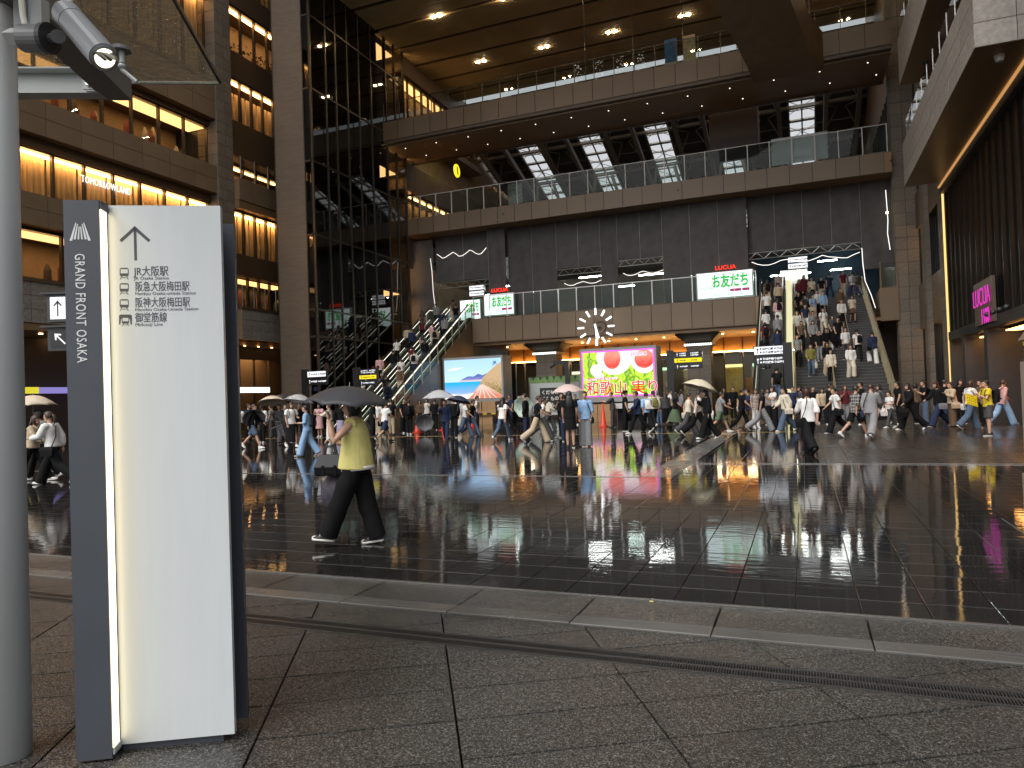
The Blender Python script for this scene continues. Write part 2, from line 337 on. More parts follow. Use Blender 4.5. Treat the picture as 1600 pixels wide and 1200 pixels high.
def bays(par,x,y0,y1,z0,z1,n,kind='curtain',lamp='lamp_warm',depth=1.6,rail=True):
    """a run of window bays in a wall facing +X; glass line at x"""
    w=(y1-y0)/n
    for i in range(n+1):
        k=round(z1-z0,2)
        if k not in MUL: MUL[k]=MB().box(-.09,-.055,0,.09,.055,z1-z0).mesh('mullion','mullion')
        link('mullion',MUL[k],par,(x,y0+w*i,z0))
    for i in range(n):
        a,b=y0+w*i+.06,y0+w*(i+1)-.06
        MB().box(x-.01,a,z0+.02,x+.01,b,z1-.02).build('window_pane','glass_shop',par)
        if kind=='curtain': curtain(par,x-.45,a,b,z0,z1-.06)
        elif kind=='blind': MB().box(x-.5,a,z0,x-.47,b,z1-.55).build('blind',mat('blind',(.72,.56,.36),.8,var=.05),par)
        elif kind=='shop':
            for q in range(2):
                yy=rnd.uniform(a,b); hh=rnd.uniform(.9,1.6)
                MB().path([(x-.9,yy,z0+.0),(x-.9,yy,z0+hh*.3),(x-.9,yy,z0+hh*.72),(x-.9,yy,z0+hh)],[(.16,.12),(.2,.15),(.2,.14),(.05,.05)],8).build('display_garment',mat('garment%d'%rnd.randrange(4),rnd.choice([(.6,.58,.5),(.3,.1,.09),(.5,.4,.25),(.12,.1,.1)]),.8),par)
        elif kind=='plants':
            mb=MB()
            for q in range(46):
                c=V((x-.5+rnd.uniform(-.15,.15),rnd.uniform(a,b),z0+rnd.uniform(.05,1.1))); d1=V((rnd.uniform(-1,1),rnd.uniform(-1,1),rnd.uniform(-.4,1))).normalized()*rnd.uniform(.1,.22); d2=d1.cross(V((rnd.uniform(-1,1),.3,.7))).normalized()*.07
                mb.add([c,c+d1*.5+d2,c+d1,c+d1*.5-d2],[(0,1,2,3)])
            tag(mb.build('foliage',mat('indoor_leaf',(.06,.05,.015),.6),par),kind='stuff')
    if lamp and kind=='shop': lamp='lamp_shop'
    if lamp: MB().box(x-(.42 if kind!='shop' else min(depth-.2,1.3)),y0+.1,z1-.07,x-.12,y1-.1,z1-.035).build('light_strip',lamp,par)
    MB().box(x-depth-.05,y0,z0,x-depth,y1,z1).build('back_wall','interior',par)
    MB().box(x-depth,y0,z0-.06,x+.1,y1,z0).build('window_sill','tan_dark',par); MB().box(x-depth,y0,z1,x+.1,y1,z1+.05).build('window_head','bronze_dark',par)
XW=FX-.75
# core volume far behind the windows and slabs between storeys
wallbox('core','interior_dark',-50,8,0,FX-3.2,60,48)
Y0,Y1_,P0,P1,S2=12.0,32.75,32.75,33.95,40.0
def band(z0,z1,ny,nz,stone=False,ya=Y0,yb=None,x=FX):
    yb=yb or Y1_
    MB().box(x-3.2,ya,z0+.02,x-.02,yb,z1-.02).build('floor_slab','bronze',B)
    xpanels(B,'stone_grey' if stone else 'tan',x-.02,ya,yb,z0,z1,ny,nz,nm='stone_panel' if stone else 'panel')
band(5.62,7.45,24,3,True); MB().box(FX-.1,Y0,7.45,FX+.09,Y1_,7.62).build('coping','bronze_dark',B)
bays(B,XW,Y0,Y1_,7.62,9.9,9,'shop','lamp_warm',2.4)
band(10.0,11.45,12,2)
bays(B,XW,Y0,Y1_,11.45,13.62,13,'curtain','lamp_warm_hi')
band(14.15,15.78,12,2); MB().box(FX-3.2,Y0,13.67,FX-.5,Y1_,14.17).build('bulkhead','bronze_dark',B)
bays(B,XW,Y0,Y1_,15.78,18.2,12,'shop','lamp_warm',2.4)
band(18.55,20.6,12,2); MB().box(FX-3.2,Y0,18.25,FX-.5,Y1_,18.57).build('bulkhead','bronze_dark',B)
bays(B,XW,Y0,Y1_,21.3,26.0,13,'curtain','lamp_warm')
MB().box(FX-3.2,Y0,20.6,XW+.2,Y1_,21.24).build('bulkhead','bronze_dark',B); band(26.4,29,12,2)
# stone pier
MB().box(FX-3,P0,0,FX+.1,P1,48).build('pier_core','joint',B)
pieces(B,'stone_tile','stone',(FX+.1,P0,0),Y1,Z1,2,43,(P1-P0)/2,.66,.022,.03,jit=.002); pieces(B,'stone_tile','stone',(FX-1.4,P0,0),X1,Z1,2,43,.75,.66,.022,.03,jit=.002)
# recessed bays beside the pier
for z0,z1,k,l in ((10.9,13.45,'curtain','lamp_warm_hi'),(19.1,21.6,'blind','lamp_warm_hi'),(23.4,26.1,'plants','lamp_warm_hi'),(27.6,30.2,'curtain','lamp_warm')): bays(B,FX-.2,P1+.02,S2,z0,z1,6 if k!='plants' else 5,k,l)
for z0,z1 in ((9.6,10.82),(16.9,19.02),(21.68,23.32),(26.2,27.5),(30.3,34)): MB().box(FX-3.2,P1+.02,z0,FX-.03,S2,z1).build('spandrel','bronze_dark',B)
bays(B,FX-1.4,P1+.02,S2,14.3,16.8,5,'plants','lamp_warm',1.2)
band(14.05,15.35,5,1,ya=P1+.02,yb=S2,x=FX+.5); MB().box(FX-3,P1+.02,13.55,FX+.45,S2,14.04).build('soffit','bronze',B)
for i in range(6): MB().box(FX+.42,P1+.2+i*1.2,15.36,FX+.47,P1+.24+i*1.2,16.75).build('balcony_post','alu',B)
MB().box(FX+.435,P1+.1,15.4,FX+.45,S2,16.7).build('balcony_glass','glass_green',B)
bays(B,FX-.9,P1+.02,S2,7.65,9.6,6,'shop','lamp_warm_hi',2.0)
for i in range(7): MB().box(FX+.32,P1+.15+i*1.0,7.6,FX+.37,P1+.2+i*1.0,8.9).build('balcony_post','alu',B)
MB().box(FX+.335,P1+.1,7.62,FX+.35,S2,8.8).build('balcony_glass','glass_green',B)
band(5.62,7.45,7,3,True,P1+.02,S2,FX+.4); MB().box(FX-.1,P1+.02,7.45,FX+.48,S2,7.6).build('coping','bronze_dark',B)
# ground floor: glazed shop beside the pier and panelled arcade
MB().box(FX-6,Y0,5.3,FX-.05,S2,5.60).build('soffit','bronze',B)
MB().box(FX-1.3,P1,4.55,FX-1.0,S2,5.3).build('bulkhead','bronze_dark',B)
MB().box(FX-5,P1,0,FX-4.8,S2,5.3).build('back_wall',mat('shop_wall',(.75,.55,.32),.7,noise=(.7,.25)),B)
MB().box(FX-1.2,P1+.1,0.05,FX-1.17,S2,4.55).build('shop_window','glass_shop',B)
for y in (34.0,35.3,36.6,38.0): MB().box(FX-1.24,y,0,FX-1.1,y+.07,4.55).build('mullion','black',B)
MB().box(FX-1.12,P1+.15,2.45,FX-1.02,37.9,2.78).build('light_bar',glow('lamp_bar',(1,.92,.75),3.2),B)
MB().box(FX-4.2,P1+.2,4.9,FX-1.6,S2-.3,4.94).build('light_strip','lamp_warm',B)
MB().box(FX-4.0,35,0,FX-3.4,37,1.1).build('counter','wood_lit',B)
for i in range(16): MB().box(FX-4.2,Y0+i*1.3,0,FX-4.05,Y0+i*1.3+1.15,4.6).build('wall_panel','wood_lit',B)
MB().box(FX-4.6,Y0,0,FX-4.25,P0,5.3).build('back_wall','interior_dark',B)
for i in range(12):
    for j in range(2): MB().path([(FX-1.2-j*1.7,14+i*1.75,5.295),(FX-1.2-j*1.7,14+i*1.75,5.27)],.09,10).build('downlight','lamp_warm_hi',B)
for i in range(5): MB().path([(FX+.0,34.6+i*1.2,5.29),(FX+.0,34.6+i*1.2,5.27)],.06,10).build('downlight','lamp_warm_hi',B)
MB().box(FX-2.6,16,2.55,FX-2.5,27,2.85).build('sign_band',glow('sign_violet',(.35,.3,.75),.8),B); MB().box(FX-2.59,20.6,2.55,FX-2.49,23.5,2.86).build('sign_band',glow('sign_yellow',(.85,.75,.05),.9),B)
# illuminated shop name
o=at(127,282,'X',XW+.35); e=at(204,303,'X',XW+.35)
glow('neon_white',(1,.88,.84),1.7); tx=text('TOMORROWLAND',.50,(XW+.35,0,o.z-.05),Y1,Z1,B,'neon_white',name='shop_name',ext=.02,bold=-.004,gap=1.15)
tl=max(v.co.y for v in tx.data.vertices)
for v in tx.data.vertices: v.co.y=o.y+v.co.y/tl*(e.y-o.y)
# ================================================================ lift tower: tiled wall + glazed shaft
TX,TY0,TY1b=-27.0,35.78,47.0
TW=thing('lift_tower','tall dark glass lift tower with a brown tiled flank wall','tower')
MB().box(-29.76,TY0,0,-27.56,TY0+.5,48).build('tiled_wall','brown_tile',TW)
MB().box(-29.80,TY0-.03,0,-29.76,TY0+.5,48).build('edge_trim','mullion',TW); MB().box(-27.56,TY0-.05,0,-27.50,TY0+.5,48).build('edge_trim','mullion',TW)
MB().box(-29.7,TY0+.5,0,-29.5,TY1b,48).build('rear_wall','interior_dark',TW); MB().box(-29.5,TY1b-3.2,0,-27.4,TY1b-3.0,48).build('shaft_wall','black',TW)
zs=[0,3.0,5.66,7.3,11.83,16.32,20.75,25.25,29.75,34.2,38.7,43.2,48]
ys=[TY0+.05,37.35,38.4,39.68,41.02,42.5,44.45,45.7,TY1b]
ZT=[0,5.66,7.3,11.83,16.32,20.75,25.25,29.75,34.2,38.7,43.2,48]
for i in range(len(ZT)-1):
    for j in range(len(ys)-1): MB().box(TX-.02,ys[j]+.05,ZT[i]+.04,TX,ys[j+1]-.05,ZT[i+1]-.04).build('glass_panel','glass_dark',TW)
    MB().box(-27.49,TY0,ZT[i]+.04,-27.06,TY0+.02,ZT[i+1]-.04).build('glass_panel','glass_dark',TW)
for y in ys: MB().box(TX-.12,y-.05,0,TX+.06,y+.05,48).build('mullion','mullion',TW)
for y in ys[1:-2]: MB().box(TX-.35,y+.22,0,TX-.25,y+.30,48).build('glass_fin','steel',TW)
for z in ZT[1:]: MB().box(TX-.1,TY0,z-.05,TX+.05,TY1b,z+.05).build('transom','mullion',TW); MB().box(-27.5,TY0-.04,z-.05,TX-.1,TY0+.05,z+.05).build('transom','mullion',TW)
for z in (7.3,16.3,25.2): MB().box(-29.3,44.2,z+2.2,-27.6,46.6,z+2.25).build('ceiling_lamp','lamp_warm',TW)
# ================================================================ station deck (level 2) with fascia, glass rail, arcade beneath
DY=47.0
D2=thing('station_deck','first floor station deck with tan fascia panels and tall glass railing','deck')
PT=1.29
def fascia(par,x0,n,z0,z1,y=DY,m='tan',pt=PT): pieces(par,'fascia_panel',m,(x0,y-.008,z0),X1,Z1,n,1,pt,z1-z0,.045,.04,jit=.004); MB().box(x0,y-.006,z0+.02,x0+n*pt,y+.001,z1-.02).build('backing','joint',par)
XA=-21.95
MB().box(XA,DY,5.55,-2.35,DY+16,7.28).build('slab','bronze',D2); MB().box(XA,DY-.02,7.28,-2.35,DY+1.5,7.32).build('kerb','tan_dark',D2)
fascia(D2,XA+.02,15,5.56,7.28)
def glassrail(par,x0,n,z,y=DY,h=1.55,pt=PT,g='glass_green',post='alu',pw=.05):
    pm=MB().box(-pw/2,-.04,0,pw/2,.04,h+.05).mesh('post',post); gm=MB().box(-pt/2+pw,-.008,.05,pt/2-pw,.008,h).mesh('glass_pane',g)
    for i in range(n+1): link('post',pm,par,(x0+i*pt,y,z))
    for i in range(n): link('glass_pane',gm,par,(x0+(i+.5)*pt,y,z))
    MB().box(x0,y-.025,z+h,x0+n*pt,y+.025,z+h+.04).build('handrail',post,par)
glassrail(D2,XA+.1,15,7.32,DY+.12)
# arcade below the deck
AY=54.0
MB().box(-22,DY+.3,5.35,5,AY+.2,5.53).build('soffit','bronze',D2)
MB().box(-22,AY,4.35,-2.0,AY+.12,5.35).build('lit_frieze',mat('gold',(.45,.24,.07),.3,metal=.4,noise=(.5,.2)),D2)
MB().box(-21.8,AY-.28,4.30,-2.2,AY-.16,4.36).build('light_trough','lamp_trough',D2)
for i in range(16):
    MB().box(-22+i*1.29-.04,AY-.14,0,-22+i*1.29+.04,AY+.1,5.35).build('mullion','bronze_dark',D2)
for i in range(15): MB().box(-22+i*1.29+.05,AY,.05,-22+(i+1)*1.29-.05,AY+.02,4.3).build('glass_pane','glass_shop',D2)
for i in range(10): MB().path([(-20.5+i*1.95,50.0,5.345),(-20.5+i*1.95,50.0,5.31)],.07,10).build('downlight','lamp_warm_hi',D2)
MB().box(-30,66,0,6,66.2,7).build('rear_wall',mat('hall_wall',(.30,.26,.21),.6,noise=(.3,.25)),D2)
MB().box(-30,AY+.2,4.6,6,66,4.75).build('hall_ceiling',mat('hall_ceiling',(.12,.10,.085),.6),D2)
for i in range(9): MB().box(-22+i*2.5,56+(i%3)*2.4,4.50,-22+i*2.5+1.5,56+(i%3)*2.4+.12,4.56).build('strip_lamp','lamp_cool',D2)
for i in range(7):
    x=-20+i*2.8; MB().box(x,60,0,x+.25,60.4,1.15).build('ticket_gate','alu',D2)
for i,(x,wd,c) in enumerate(((-20,2.2,(.5,.42,.3)),(-16.6,1.4,(.30,.34,.30)),(-13.5,2.8,(.42,.40,.36)),(-9.6,2.0,(.5,.45,.3)),(-6.2,1.6,(.62,.50,.12)),(-4.0,1.4,(.55,.5,.42)))):
    MB().box(x,63.5,.4,x+wd,63.6,3.4).build('kiosk_front',mat('kiosk%d'%i,c,.6,noise=(2,.3)),D2); MB().box(x+.1,63.35,3.45,x+wd-.1,63.5,3.7).build('kiosk_sign',glow('kiosk_glow%d'%(i%3),((.9,.95,.8),(1,.85,.4),(.5,.9,.6))[i%3],2.0),D2)
MB().box(-3.9,55.2,0,-2.2,55.3,2.4).build('poster',mat('poster_yellow',(.6,.45,.05),.5,noise=(5,.3)),D2)
# clad columns with lamp-ringed flared capitals
def column(x,y,label):
    c=thing('column',label,'column',(x,y,0)); 
    MB().box(-.72,-.72,0,.72,.72,5.0).build('shaft','joint',c)
    for s,(o,u) in enumerate((((-.75,-.72,0),X1),((-.72,.75,0),-Y1))):
        pieces(c,'cladding','stone',o,u,Z1,2,6,.75,.8,.02,.03,jit=.002)
    pieces(c,'cladding','stone',(.72,-.75,0),Y1,Z1,2,6,.75,.8,.02,.03,jit=.002)
    MB().path([(0,0,4.72),(0,0,4.78),(0,0,5.28),(0,0,5.34)],[1.1,1.15,2.0,2.0],4,up=(1,1,0)).build('capital','tan_dark',c)
    MB().box(-.95,-.95,4.58,.95,.95,4.72).build('lamp_ring','white_paint',c)
    for i in range(12): MB().box(-.88+i*.15,-.98,4.56,-.80+i*.15,-.955,4.70).build('lamp_slot','lamp_white',c)
    MB().box(-.9,-1.25,5.38,.9,-1.1,5.50).build('lamp_tray','lamp_white',c)
column(-17.1,49.6,'stone clad column with lit capital behind the green topped stall'); column(-6.35,49.6,'stone clad column with lit capital behind the black and yellow direction sign')
# ================================================================ scaffold netting above the deck
SN=thing('scaffold_netting','dark grey construction netting hung over scaffolding above the station deck','netting')
NET={}
def sheet(x0,x1,z0,z1,y):
    k=(round(x1-x0,2),round(z1-z0,2),rnd.randrange(2))
    if k not in NET:
        nx,nz=9,14; vs=[]; r2=random.Random(rnd.random())
        ph=[r2.uniform(0,6) for _ in range(4)]
        for j in range(nz+1):
            for i in range(nx+1):
                a,b=i/nx,j/nz; e=math.sin(math.pi*a)
                vs.append(((x1-x0)*(a-.5),e*(.05*math.sin(b*9+ph[0])+.04*math.sin(a*7+b*4+ph[1])+.02*math.sin(b*31+ph[2]))-.03,(z1-z0)*b))
        NET[k]=MB().add(vs,[(j*(nx+1)+i,j*(nx+1)+i+1,(j+1)*(nx+1)+i+1,(j+1)*(nx+1)+i) for j in range(nz) for i in range(nx)]).mesh('net_sheet','netting',True)
    link('net_sheet',NET[k],SN,((x0+x1)/2,y,z0))
NY=48.6
def run(x0,x1,z0,z1,y=NY):
    n=max(1,round((x1-x0)/1.85)); w=(x1-x0)/n
    for i in range(n):
        sheet(x0+i*w+.012,x0+(i+1)*w-.012,z0,z1,y); MB().path([(x0+i*w,y-.06,z0),(x0+i*w,y-.06,z1+.15)],.013,6).build('scaffold_pole','steel',SN)
TOP=13.95
run(-28,-25.5,7.4,TOP-.3,NY-.5); run(-25.5,-20.95,10.45,TOP,NY); run(-20.95,-19.6,7.4,TOP+.25,NY-.55); run(-19.6,-15.9,7.4,TOP); run(-15.9,-12.7,10.55,TOP); run(-12.7,-11.5,7.4,TOP); run(-11.5,-8.35,10.7,TOP)
run(-8.35,-2.95,7.4,TOP+.1,NY-.35); run(-2.95,3.6,10.35,TOP+.3,NY+.1); run(3.6,5.3,8.6,TOP,NY)
def truss(x0,x1,z,y,h=.4):
    mb=MB(); n=max(2,int((x1-x0)/.45)); w=(x1-x0)/n
    for zz in (z,z+h): mb.path([(x0,y,zz),(x1,y,zz)],.03,6)
    for i in range(n): mb.path([(x0+i*w,y,z+(i%2)*h),(x0+(i+1)*w,y,z+((i+1)%2)*h)],.018,5)
    mb.build('truss','alu',SN)
for a,b,z in ((-25.5,-20.9,10.0),(-15.9,-12.7,10.1),(-11.5,-8.35,10.3),(-2.95,3.6,9.9)): truss(a,b,z,NY+.1)
def rope(pts,y): MB().path([(x,y,z) for x,z in pts],.02,6).build('light_rope',glow('rope_light',(1,.95,.88),1.7),SN)
def sag(x0,x1,z,n=3,d=.15): return [(x0+(x1-x0)*i/(n*6),z-d*abs(math.sin(math.pi*i/6))**.8*(1+.35*math.sin(i*.9))+rnd.uniform(-.03,.03)) for i in range(n*6+1)]
rope(sag(-25.3,-21.2,12.6,3,.3),NY-.3); rope([(-25.6,12.2),(-25.5,11.2),(-25.45,9.6),(-25.3,8.4)],NY-.8); rope(sag(-15.6,-12.8,9.6,2),NY+.6); rope(sag(-11.3,-8.5,9.9,2),NY+.6)
rope(sag(-2.8,3.5,9.75,3,.22),NY+.3); rope([(3.6,9.9),(3.62,9.0),(3.7,7.9),(4.0,7.0),(4.2,6.2)],NY-.1); rope([(5.0,13.2),(5.05,11.4),(5.0,10.6),(5.1,9.6)],NY-.3)
# concourse behind the netting
CC=thing('concourse','station concourse behind the netting with strip lamps and blue tarpaulin','concourse')
MB().box(-30,DY+16,5.5,8,80,7.28).build('floor','concrete',CC)
MB().box(-30,62,7.28,-3.2,62.2,12).build('rear_wall',mat('conc_wall',(.20,.185,.16),.6,noise=(.4,.3)),CC); MB().box(-3.2,61,7.28,6,61.2,12.4).build('tarpaulin','tarp',CC); MB().box(-1.3,58,7.28,.6,58.6,10.4).build('wall_block','concrete',CC)
MB().box(-30,DY+2.5,12,8,75,12.2).build('ceiling','roof_dark',CC)
for i,(x,y,l) in enumerate(((-25,54,2.4),(-22,52,1.6),(-15.6,53,2.4),(-14,56,2),(-11,53,2.6),(-9.6,57,2),(-2,57.6,2.8),(2.2,59,1.4),(-24,58,3),(1.2,52.8,1.2))): MB().box(x,y,10.0+.25*(i%3),x+l,y+.12,10.06+.25*(i%3)).build('strip_lamp','lamp_cool',CC)
for i in range(8): MB().box(-24+i*.9,60,7.3,-23.4+i*.9,60.3,8.9).build('locker',mat('locker',(.4,.38,.34),.5,var=.2),CC)
# ================================================================ upper walkway (level 3)
W3=thing('upper_walkway','upper walkway with tan panel edge and white posted glass balustrade','walkway')
MB().box(-27.5,DY,13.92,5.25,DY+5,15.1).build('slab','bronze',W3)
fascia(W3,-27.4,25,13.90,15.15); glassrail(W3,-27.2,25,15.15,DY+.1,1.6,post='white_paint',pw=.055)
for i in range(3): 
    x=-19.2+i*12.2; MB().path([(x,DY-.02,14.55),(x,DY-.1,14.52)],.05,8).build('camera_dome','charcoal',W3)
bn=MB().box(-1.3,DY+.25,15.3,1.9,DY+.27,16.95).build('banner_sheet',mat('banner_white',(.72,.74,.78),.6,alpha=.75),W3)
MB().box(-19.0,DY+.4,15.3,-17.9,DY+.42,16.75).build('poster',mat('poster_grey',(.35,.36,.37),.6,noise=(6,.6)),W3)
# ================================================================ footbridge
F=thing('footbridge','high footbridge with tan panel parapet and lit bronze soffit crossing the atrium','footbridge')
BZ0,BZ1=19.78,21.42
MB().box(-27.3,44,BZ0+.35,5.15,48.6,BZ0+.45).build('deck','tan_dark',F)
MB().box(-27.3,44.35,BZ0,5.15,48.4,BZ0+.34).build('soffit',mat('bridge_soffit',(.34,.25,.17),.4,metal=.1,noise=(.5,.1)),F)
MB().box(-27.3,44.02,BZ0+.1,5.15,44.34,BZ0+.33).build('edge_beam','tan_dark',F); MB().box(-27.3,48.41,BZ0-.1,5.15,48.6,BZ0+.6).build('edge_beam','tan',F)
pieces(F,'parapet_panel','tan',(-27.1,44.0,BZ0+.28),X1,Z1,25,1,1.29,BZ1-BZ0-.28,.045,.045,jit=.004); MB().box(-27.1,43.995,BZ0+.35,5.1,44.01,BZ1-.05).build('backing','joint',F)
glassrail(F,-27,25,BZ1,44.1,1.35,post='mullion',pw=.04,g='glass')
for i in range(13):
    for j in (45.2,47.2): MB().path([(-26+i*2.5+(j-45)*.3,j,BZ0-.002),(-26+i*2.5+(j-45)*.3,j,BZ0-.012)],.035,8).build('downlight','lamp_spot',F)
for i in range(4): MB().path([(-12.2+i*3.1,44.6,BZ1),(-12.2+i*3.1,44.6,27.7)],.025,6).build('hanger_rod','mullion',F)
for (x,c) in ((-7.1,(.03,.13,.32)),(-6.0,(.45,.38,.22))):
    MB().box(x,44.35,BZ1+.25,x+.75,44.4,BZ1+1.7).build('poster_board',mat('poster%d'%int(-x*10),c,.5,noise=(7,.55)),F)
    MB().box(x-.05,44.3,BZ1,x+.8,44.5,BZ1+.25).build('poster_stand',mat('poster_stand',(.5,.48,.3),.6),F)
for i in range(4):
    mb=MB(); x=-12.6+i*1.35
    for k in range(26): mb.ell((x+rnd.uniform(-.25,.25),44.3,BZ1+.15+rnd.uniform(0,1.2)),(.012,.012,.012),5,4)
    tag(mb.build('fairy_lights',glow('fairy',(1,.9,.75),2.5),F),kind='stuff')
# escalator box descending to the bridge
ES=thing('escalator_soffit','dark brown boxed underside of an escalator landing on the high footbridge','escalator')
k0,k1=V((-2.2,41.6,19.35)),V((1.05,41.6,19.35)); e0,e1=V((-2.0,43.97,19.35)),V((1.75,43.97,19.35)); dd=V((-.216,-1,.23))*22; up=V((0,0,2.15))
MB().add([e0,e1,k1,k0,k1+dd,k0+dd]+[p+up for p in (e0,e1,k1,k0,k1+dd,k0+dd)],[(0,1,2,3),(3,2,4,5),(6,9,8,7),(9,11,10,8),(0,3,9,6),(3,5,11,9),(1,7,8,2),(2,8,10,4),(0,6,7,1),(5,4,10,11)]).build('casing',mat('casing',(.22,.135,.07),.5,noise=(1.5,.12)),ES)
mb=MB()
for s in (k0,k1): mb.path([s+up+V((0,0,.0)),s+up+V((0,0,1.0)),s+up+dd+V((0,0,1.0))],.04,6)
mb.build('handrail','mullion',ES); MB().path([k1+up+dd*.05+V((-.2,0,.3)),k1+up+dd*.5+V((-.2,0,.3))],.05,6).build('light_rope','lamp_white',ES)
HB=MB().box(-5.25,50,17.7,-2.15,53,20.9).build('hung_casing',mat('casing_dark',(.05,.03,.02),.5)); tag(HB,'dark brown casing hanging beneath the footbridge before the skylights','casing')
# ================================================================ atrium ceiling and walls behind
CE=struct('atrium_ceiling'); CZ=27.8
mat('ceil_board',(.70,.56,.32),.5,var=.0,noise=(.7,.1)); 
MB().box(-27.4,26,CZ+.12,7,57.2,CZ+.6).build('backing','bronze_dark',CE)
mb=MB(); y=26.0; k=0
while y<57:
    if k%8!=7: mb.box(-27.4,y,CZ,7,y+.335,CZ+.1)
    y+=.37; k+=1
tag(mb.build('ceiling_board','ceil_board',CE),kind='stuff')
for i in range(6):
    for yy in (31.5,43.6,51.0):
        x=-22.3+i*5.2
        for s in (-.25,.25): MB().path([(x+s,yy,CZ+.02),(x+s,yy,CZ-.04)],.13,10).build('downlight','lamp_ceiling',CE)
SW=thing('gallery_wall','tan panelled gallery wall with lit windows beyond the glass lift tower','wall')
GX=-27.3
MB().box(GX-1.6,47.2,0,GX-1.5,80,28).build('core','interior',SW)
for z0,z1,ny in ((0,7.3,9),(11.6,14.0,9),(17.6,19.7,9),(22.6,23.1,9),(26.5,28.3,9)): xpanels(SW,'tan',GX-.03,47.2,62,z0,z1,ny,1); MB().box(GX-1.5,47.2,z0,GX-.04,62,z1).build('slab','bronze',SW)
bays(SW,GX-.35,47.6,61,23.1,26.4,12,'shop','lamp_warm',1.2); bays(SW,GX-.35,49,58,15.2,17.5,8,'blind','lamp_warm',1.2)
MB().box(GX-.02,60,17.7,GX+1.8,74,19.3).build('gallery_edge','tan_dark',SW)
c=at(713,267,'X',-26.3); MB().path([(-26.3,c.y,c.z),(-26.22,c.y,c.z)],.55,20).build('round_sign',glow('sign_round',(1,.8,.03),1.3),SW); MB().path([(-26.215,c.y+.1,c.z-.3),(-26.215,c.y-.05,c.z+.3)],.07,6).build('sign_mark',mat('sign_mark',(.15,.12,.0),.5),SW)
# ================================================================ station roof with skylight strips
RF=thing('station_roof','vast sloping steel truss roof with bright glazed skylight strips over the tracks','roof')
RA,RB=57.3,118.0; zr=lambda y:27.5-.32*(y-57)
SX=[-29.5+6.05*i for i in range(-4,9)]; SWD=1.05
def rslab(name,m,x0,x1,y0,y1,dz0,dz1,par=RF):
    return MB().add([(x0,y0,zr(y0)+dz0),(x1,y0,zr(y0)+dz0),(x1,y1,zr(y1)+dz0),(x0,y1,zr(y1)+dz0),(x0,y0,zr(y0)+dz1),(x1,y0,zr(y0)+dz1),(x1,y1,zr(y1)+dz1),(x0,y1,zr(y1)+dz1)],[(0,3,2,1),(4,5,6,7),(0,1,5,4),(1,2,6,5),(2,3,7,6),(3,0,4,7)]).build(name,m,par)
mat('corrugated',(.12,.11,.10),.7,noise=(1,.2))
for i in range(len(SX)-1):
    a,b=SX[i]+SWD,SX[i+1]-SWD
    for j in range(18):
        y0=RA+j*3.3; rslab('roof_panel','corrugated',a,b,y0,y0+3.24,.0,.12)
for x in SX:
    if not -31<x<8: continue
    rslab('glazing_bar','steel',x-.06,x+.06,RA,RB,.0,.12)
    for s in (-1,1): rslab('glazing_bar','steel',x+s*SWD-.07,x+s*SWD+.07,RA,RB,-.1,.1)
    for j in range(32): y0=RA+j*1.3; rslab('glazing_bar','steel',x-SWD,x+SWD,y0,y0+(.26 if j%2 else .1),-.02,.1)
    for s in (-1,1): rslab('rafter','steel',x+s*(SWD+.75)-.16,x+s*(SWD+.75)+.16,RA,RB,-1.1,-.6)
    mb=MB()
    for s in (-1,1):
        for j in range(14):
            y0=RA+j*3.3; X=x+s*(SWD+.75); mb.path([(X,y0,zr(y0)-.8),(X+s*.9,y0+1.6,zr(y0+1.6)-.05),(X,y0+3.3,zr(y0+3.3)-.8)],.06,5)
            mb.path([(x-s*SWD,y0,zr(y0)-.02),(x+s*SWD,y0+1.65,zr(y0+1.65)-.02)],.03,5)
    mb.build('web_member','steel',RF)
for j in range(10): y0=RA+2+j*5.0; rslab('purlin','steel',-34,9,y0,y0+.2,-.35,-.12)
mb=MB()
for x in [s+3.0 for s in SX if -31<s<6]:
    for yb in (72,84):
        for s in (-1,1): mb.path([(x,yb,8),(x,yb,14)],.28,8); mb.path([(x,yb,14),(x+s*2.2,yb-3,zr(yb-3)-.7)],.16,6); mb.path([(x,yb,14),(x+s*.9,yb+4,zr(yb+4)-.7)],.16,6)
mb.build('tree_column','steel',RF)
# ================================================================ department store on the other side (faces -X at X=6.5)
DX=6.5
S=thing('department_store','stone and bronze department store with dark fluted wall and gold light edge','building')
def bx(name,m,*a): return MB().box(*a).build(name,m,S)
bx('core','interior_dark',10.5,16,0,40,75,48)
# fluted dark wall
mat('flute',(.006,.005,.0045),.3,noise=(2,.15,(1,1,.2)),spec=.6)
mb=MB(); r0=[];r1=[]; n=10
for i in range(n+1):
    a=i/n; d=.20*math.sin(math.pi*a)**.7; r0.append((d,a*.98,0)); r1.append((d,a*.98,7.0))
mb.add(r0+r1,[(i+1,i,i+n+1,i+n+2) for i in range(n)]); mb.box(-.02,.965,0,.02,.995,7.0)
fl=mb.mesh('flute_panel','flute',False)
for i in range(22): link('flute_panel',fl,S,(DX+.05,39.35-(i+1)*1.0,3.95))
bx('beam','black',DX-.05,17,3.55,DX+.3,39.4,3.95); bx('beam','charcoal',DX-.15,17,10.55,DX+.35,39.4,10.9)
MB().box(DX-.06,39.44,0,DX+.02,39.52,10.9).build('gold_light','lamp_amber2' if 0 else glow('gold_line',(1,.62,.22),1.5),S)
MB().box(DX-.22,17,10.83,DX-.06,39.4,10.895).build('gold_light',glow('gold_line2',(1,.5,.17),.6),S)
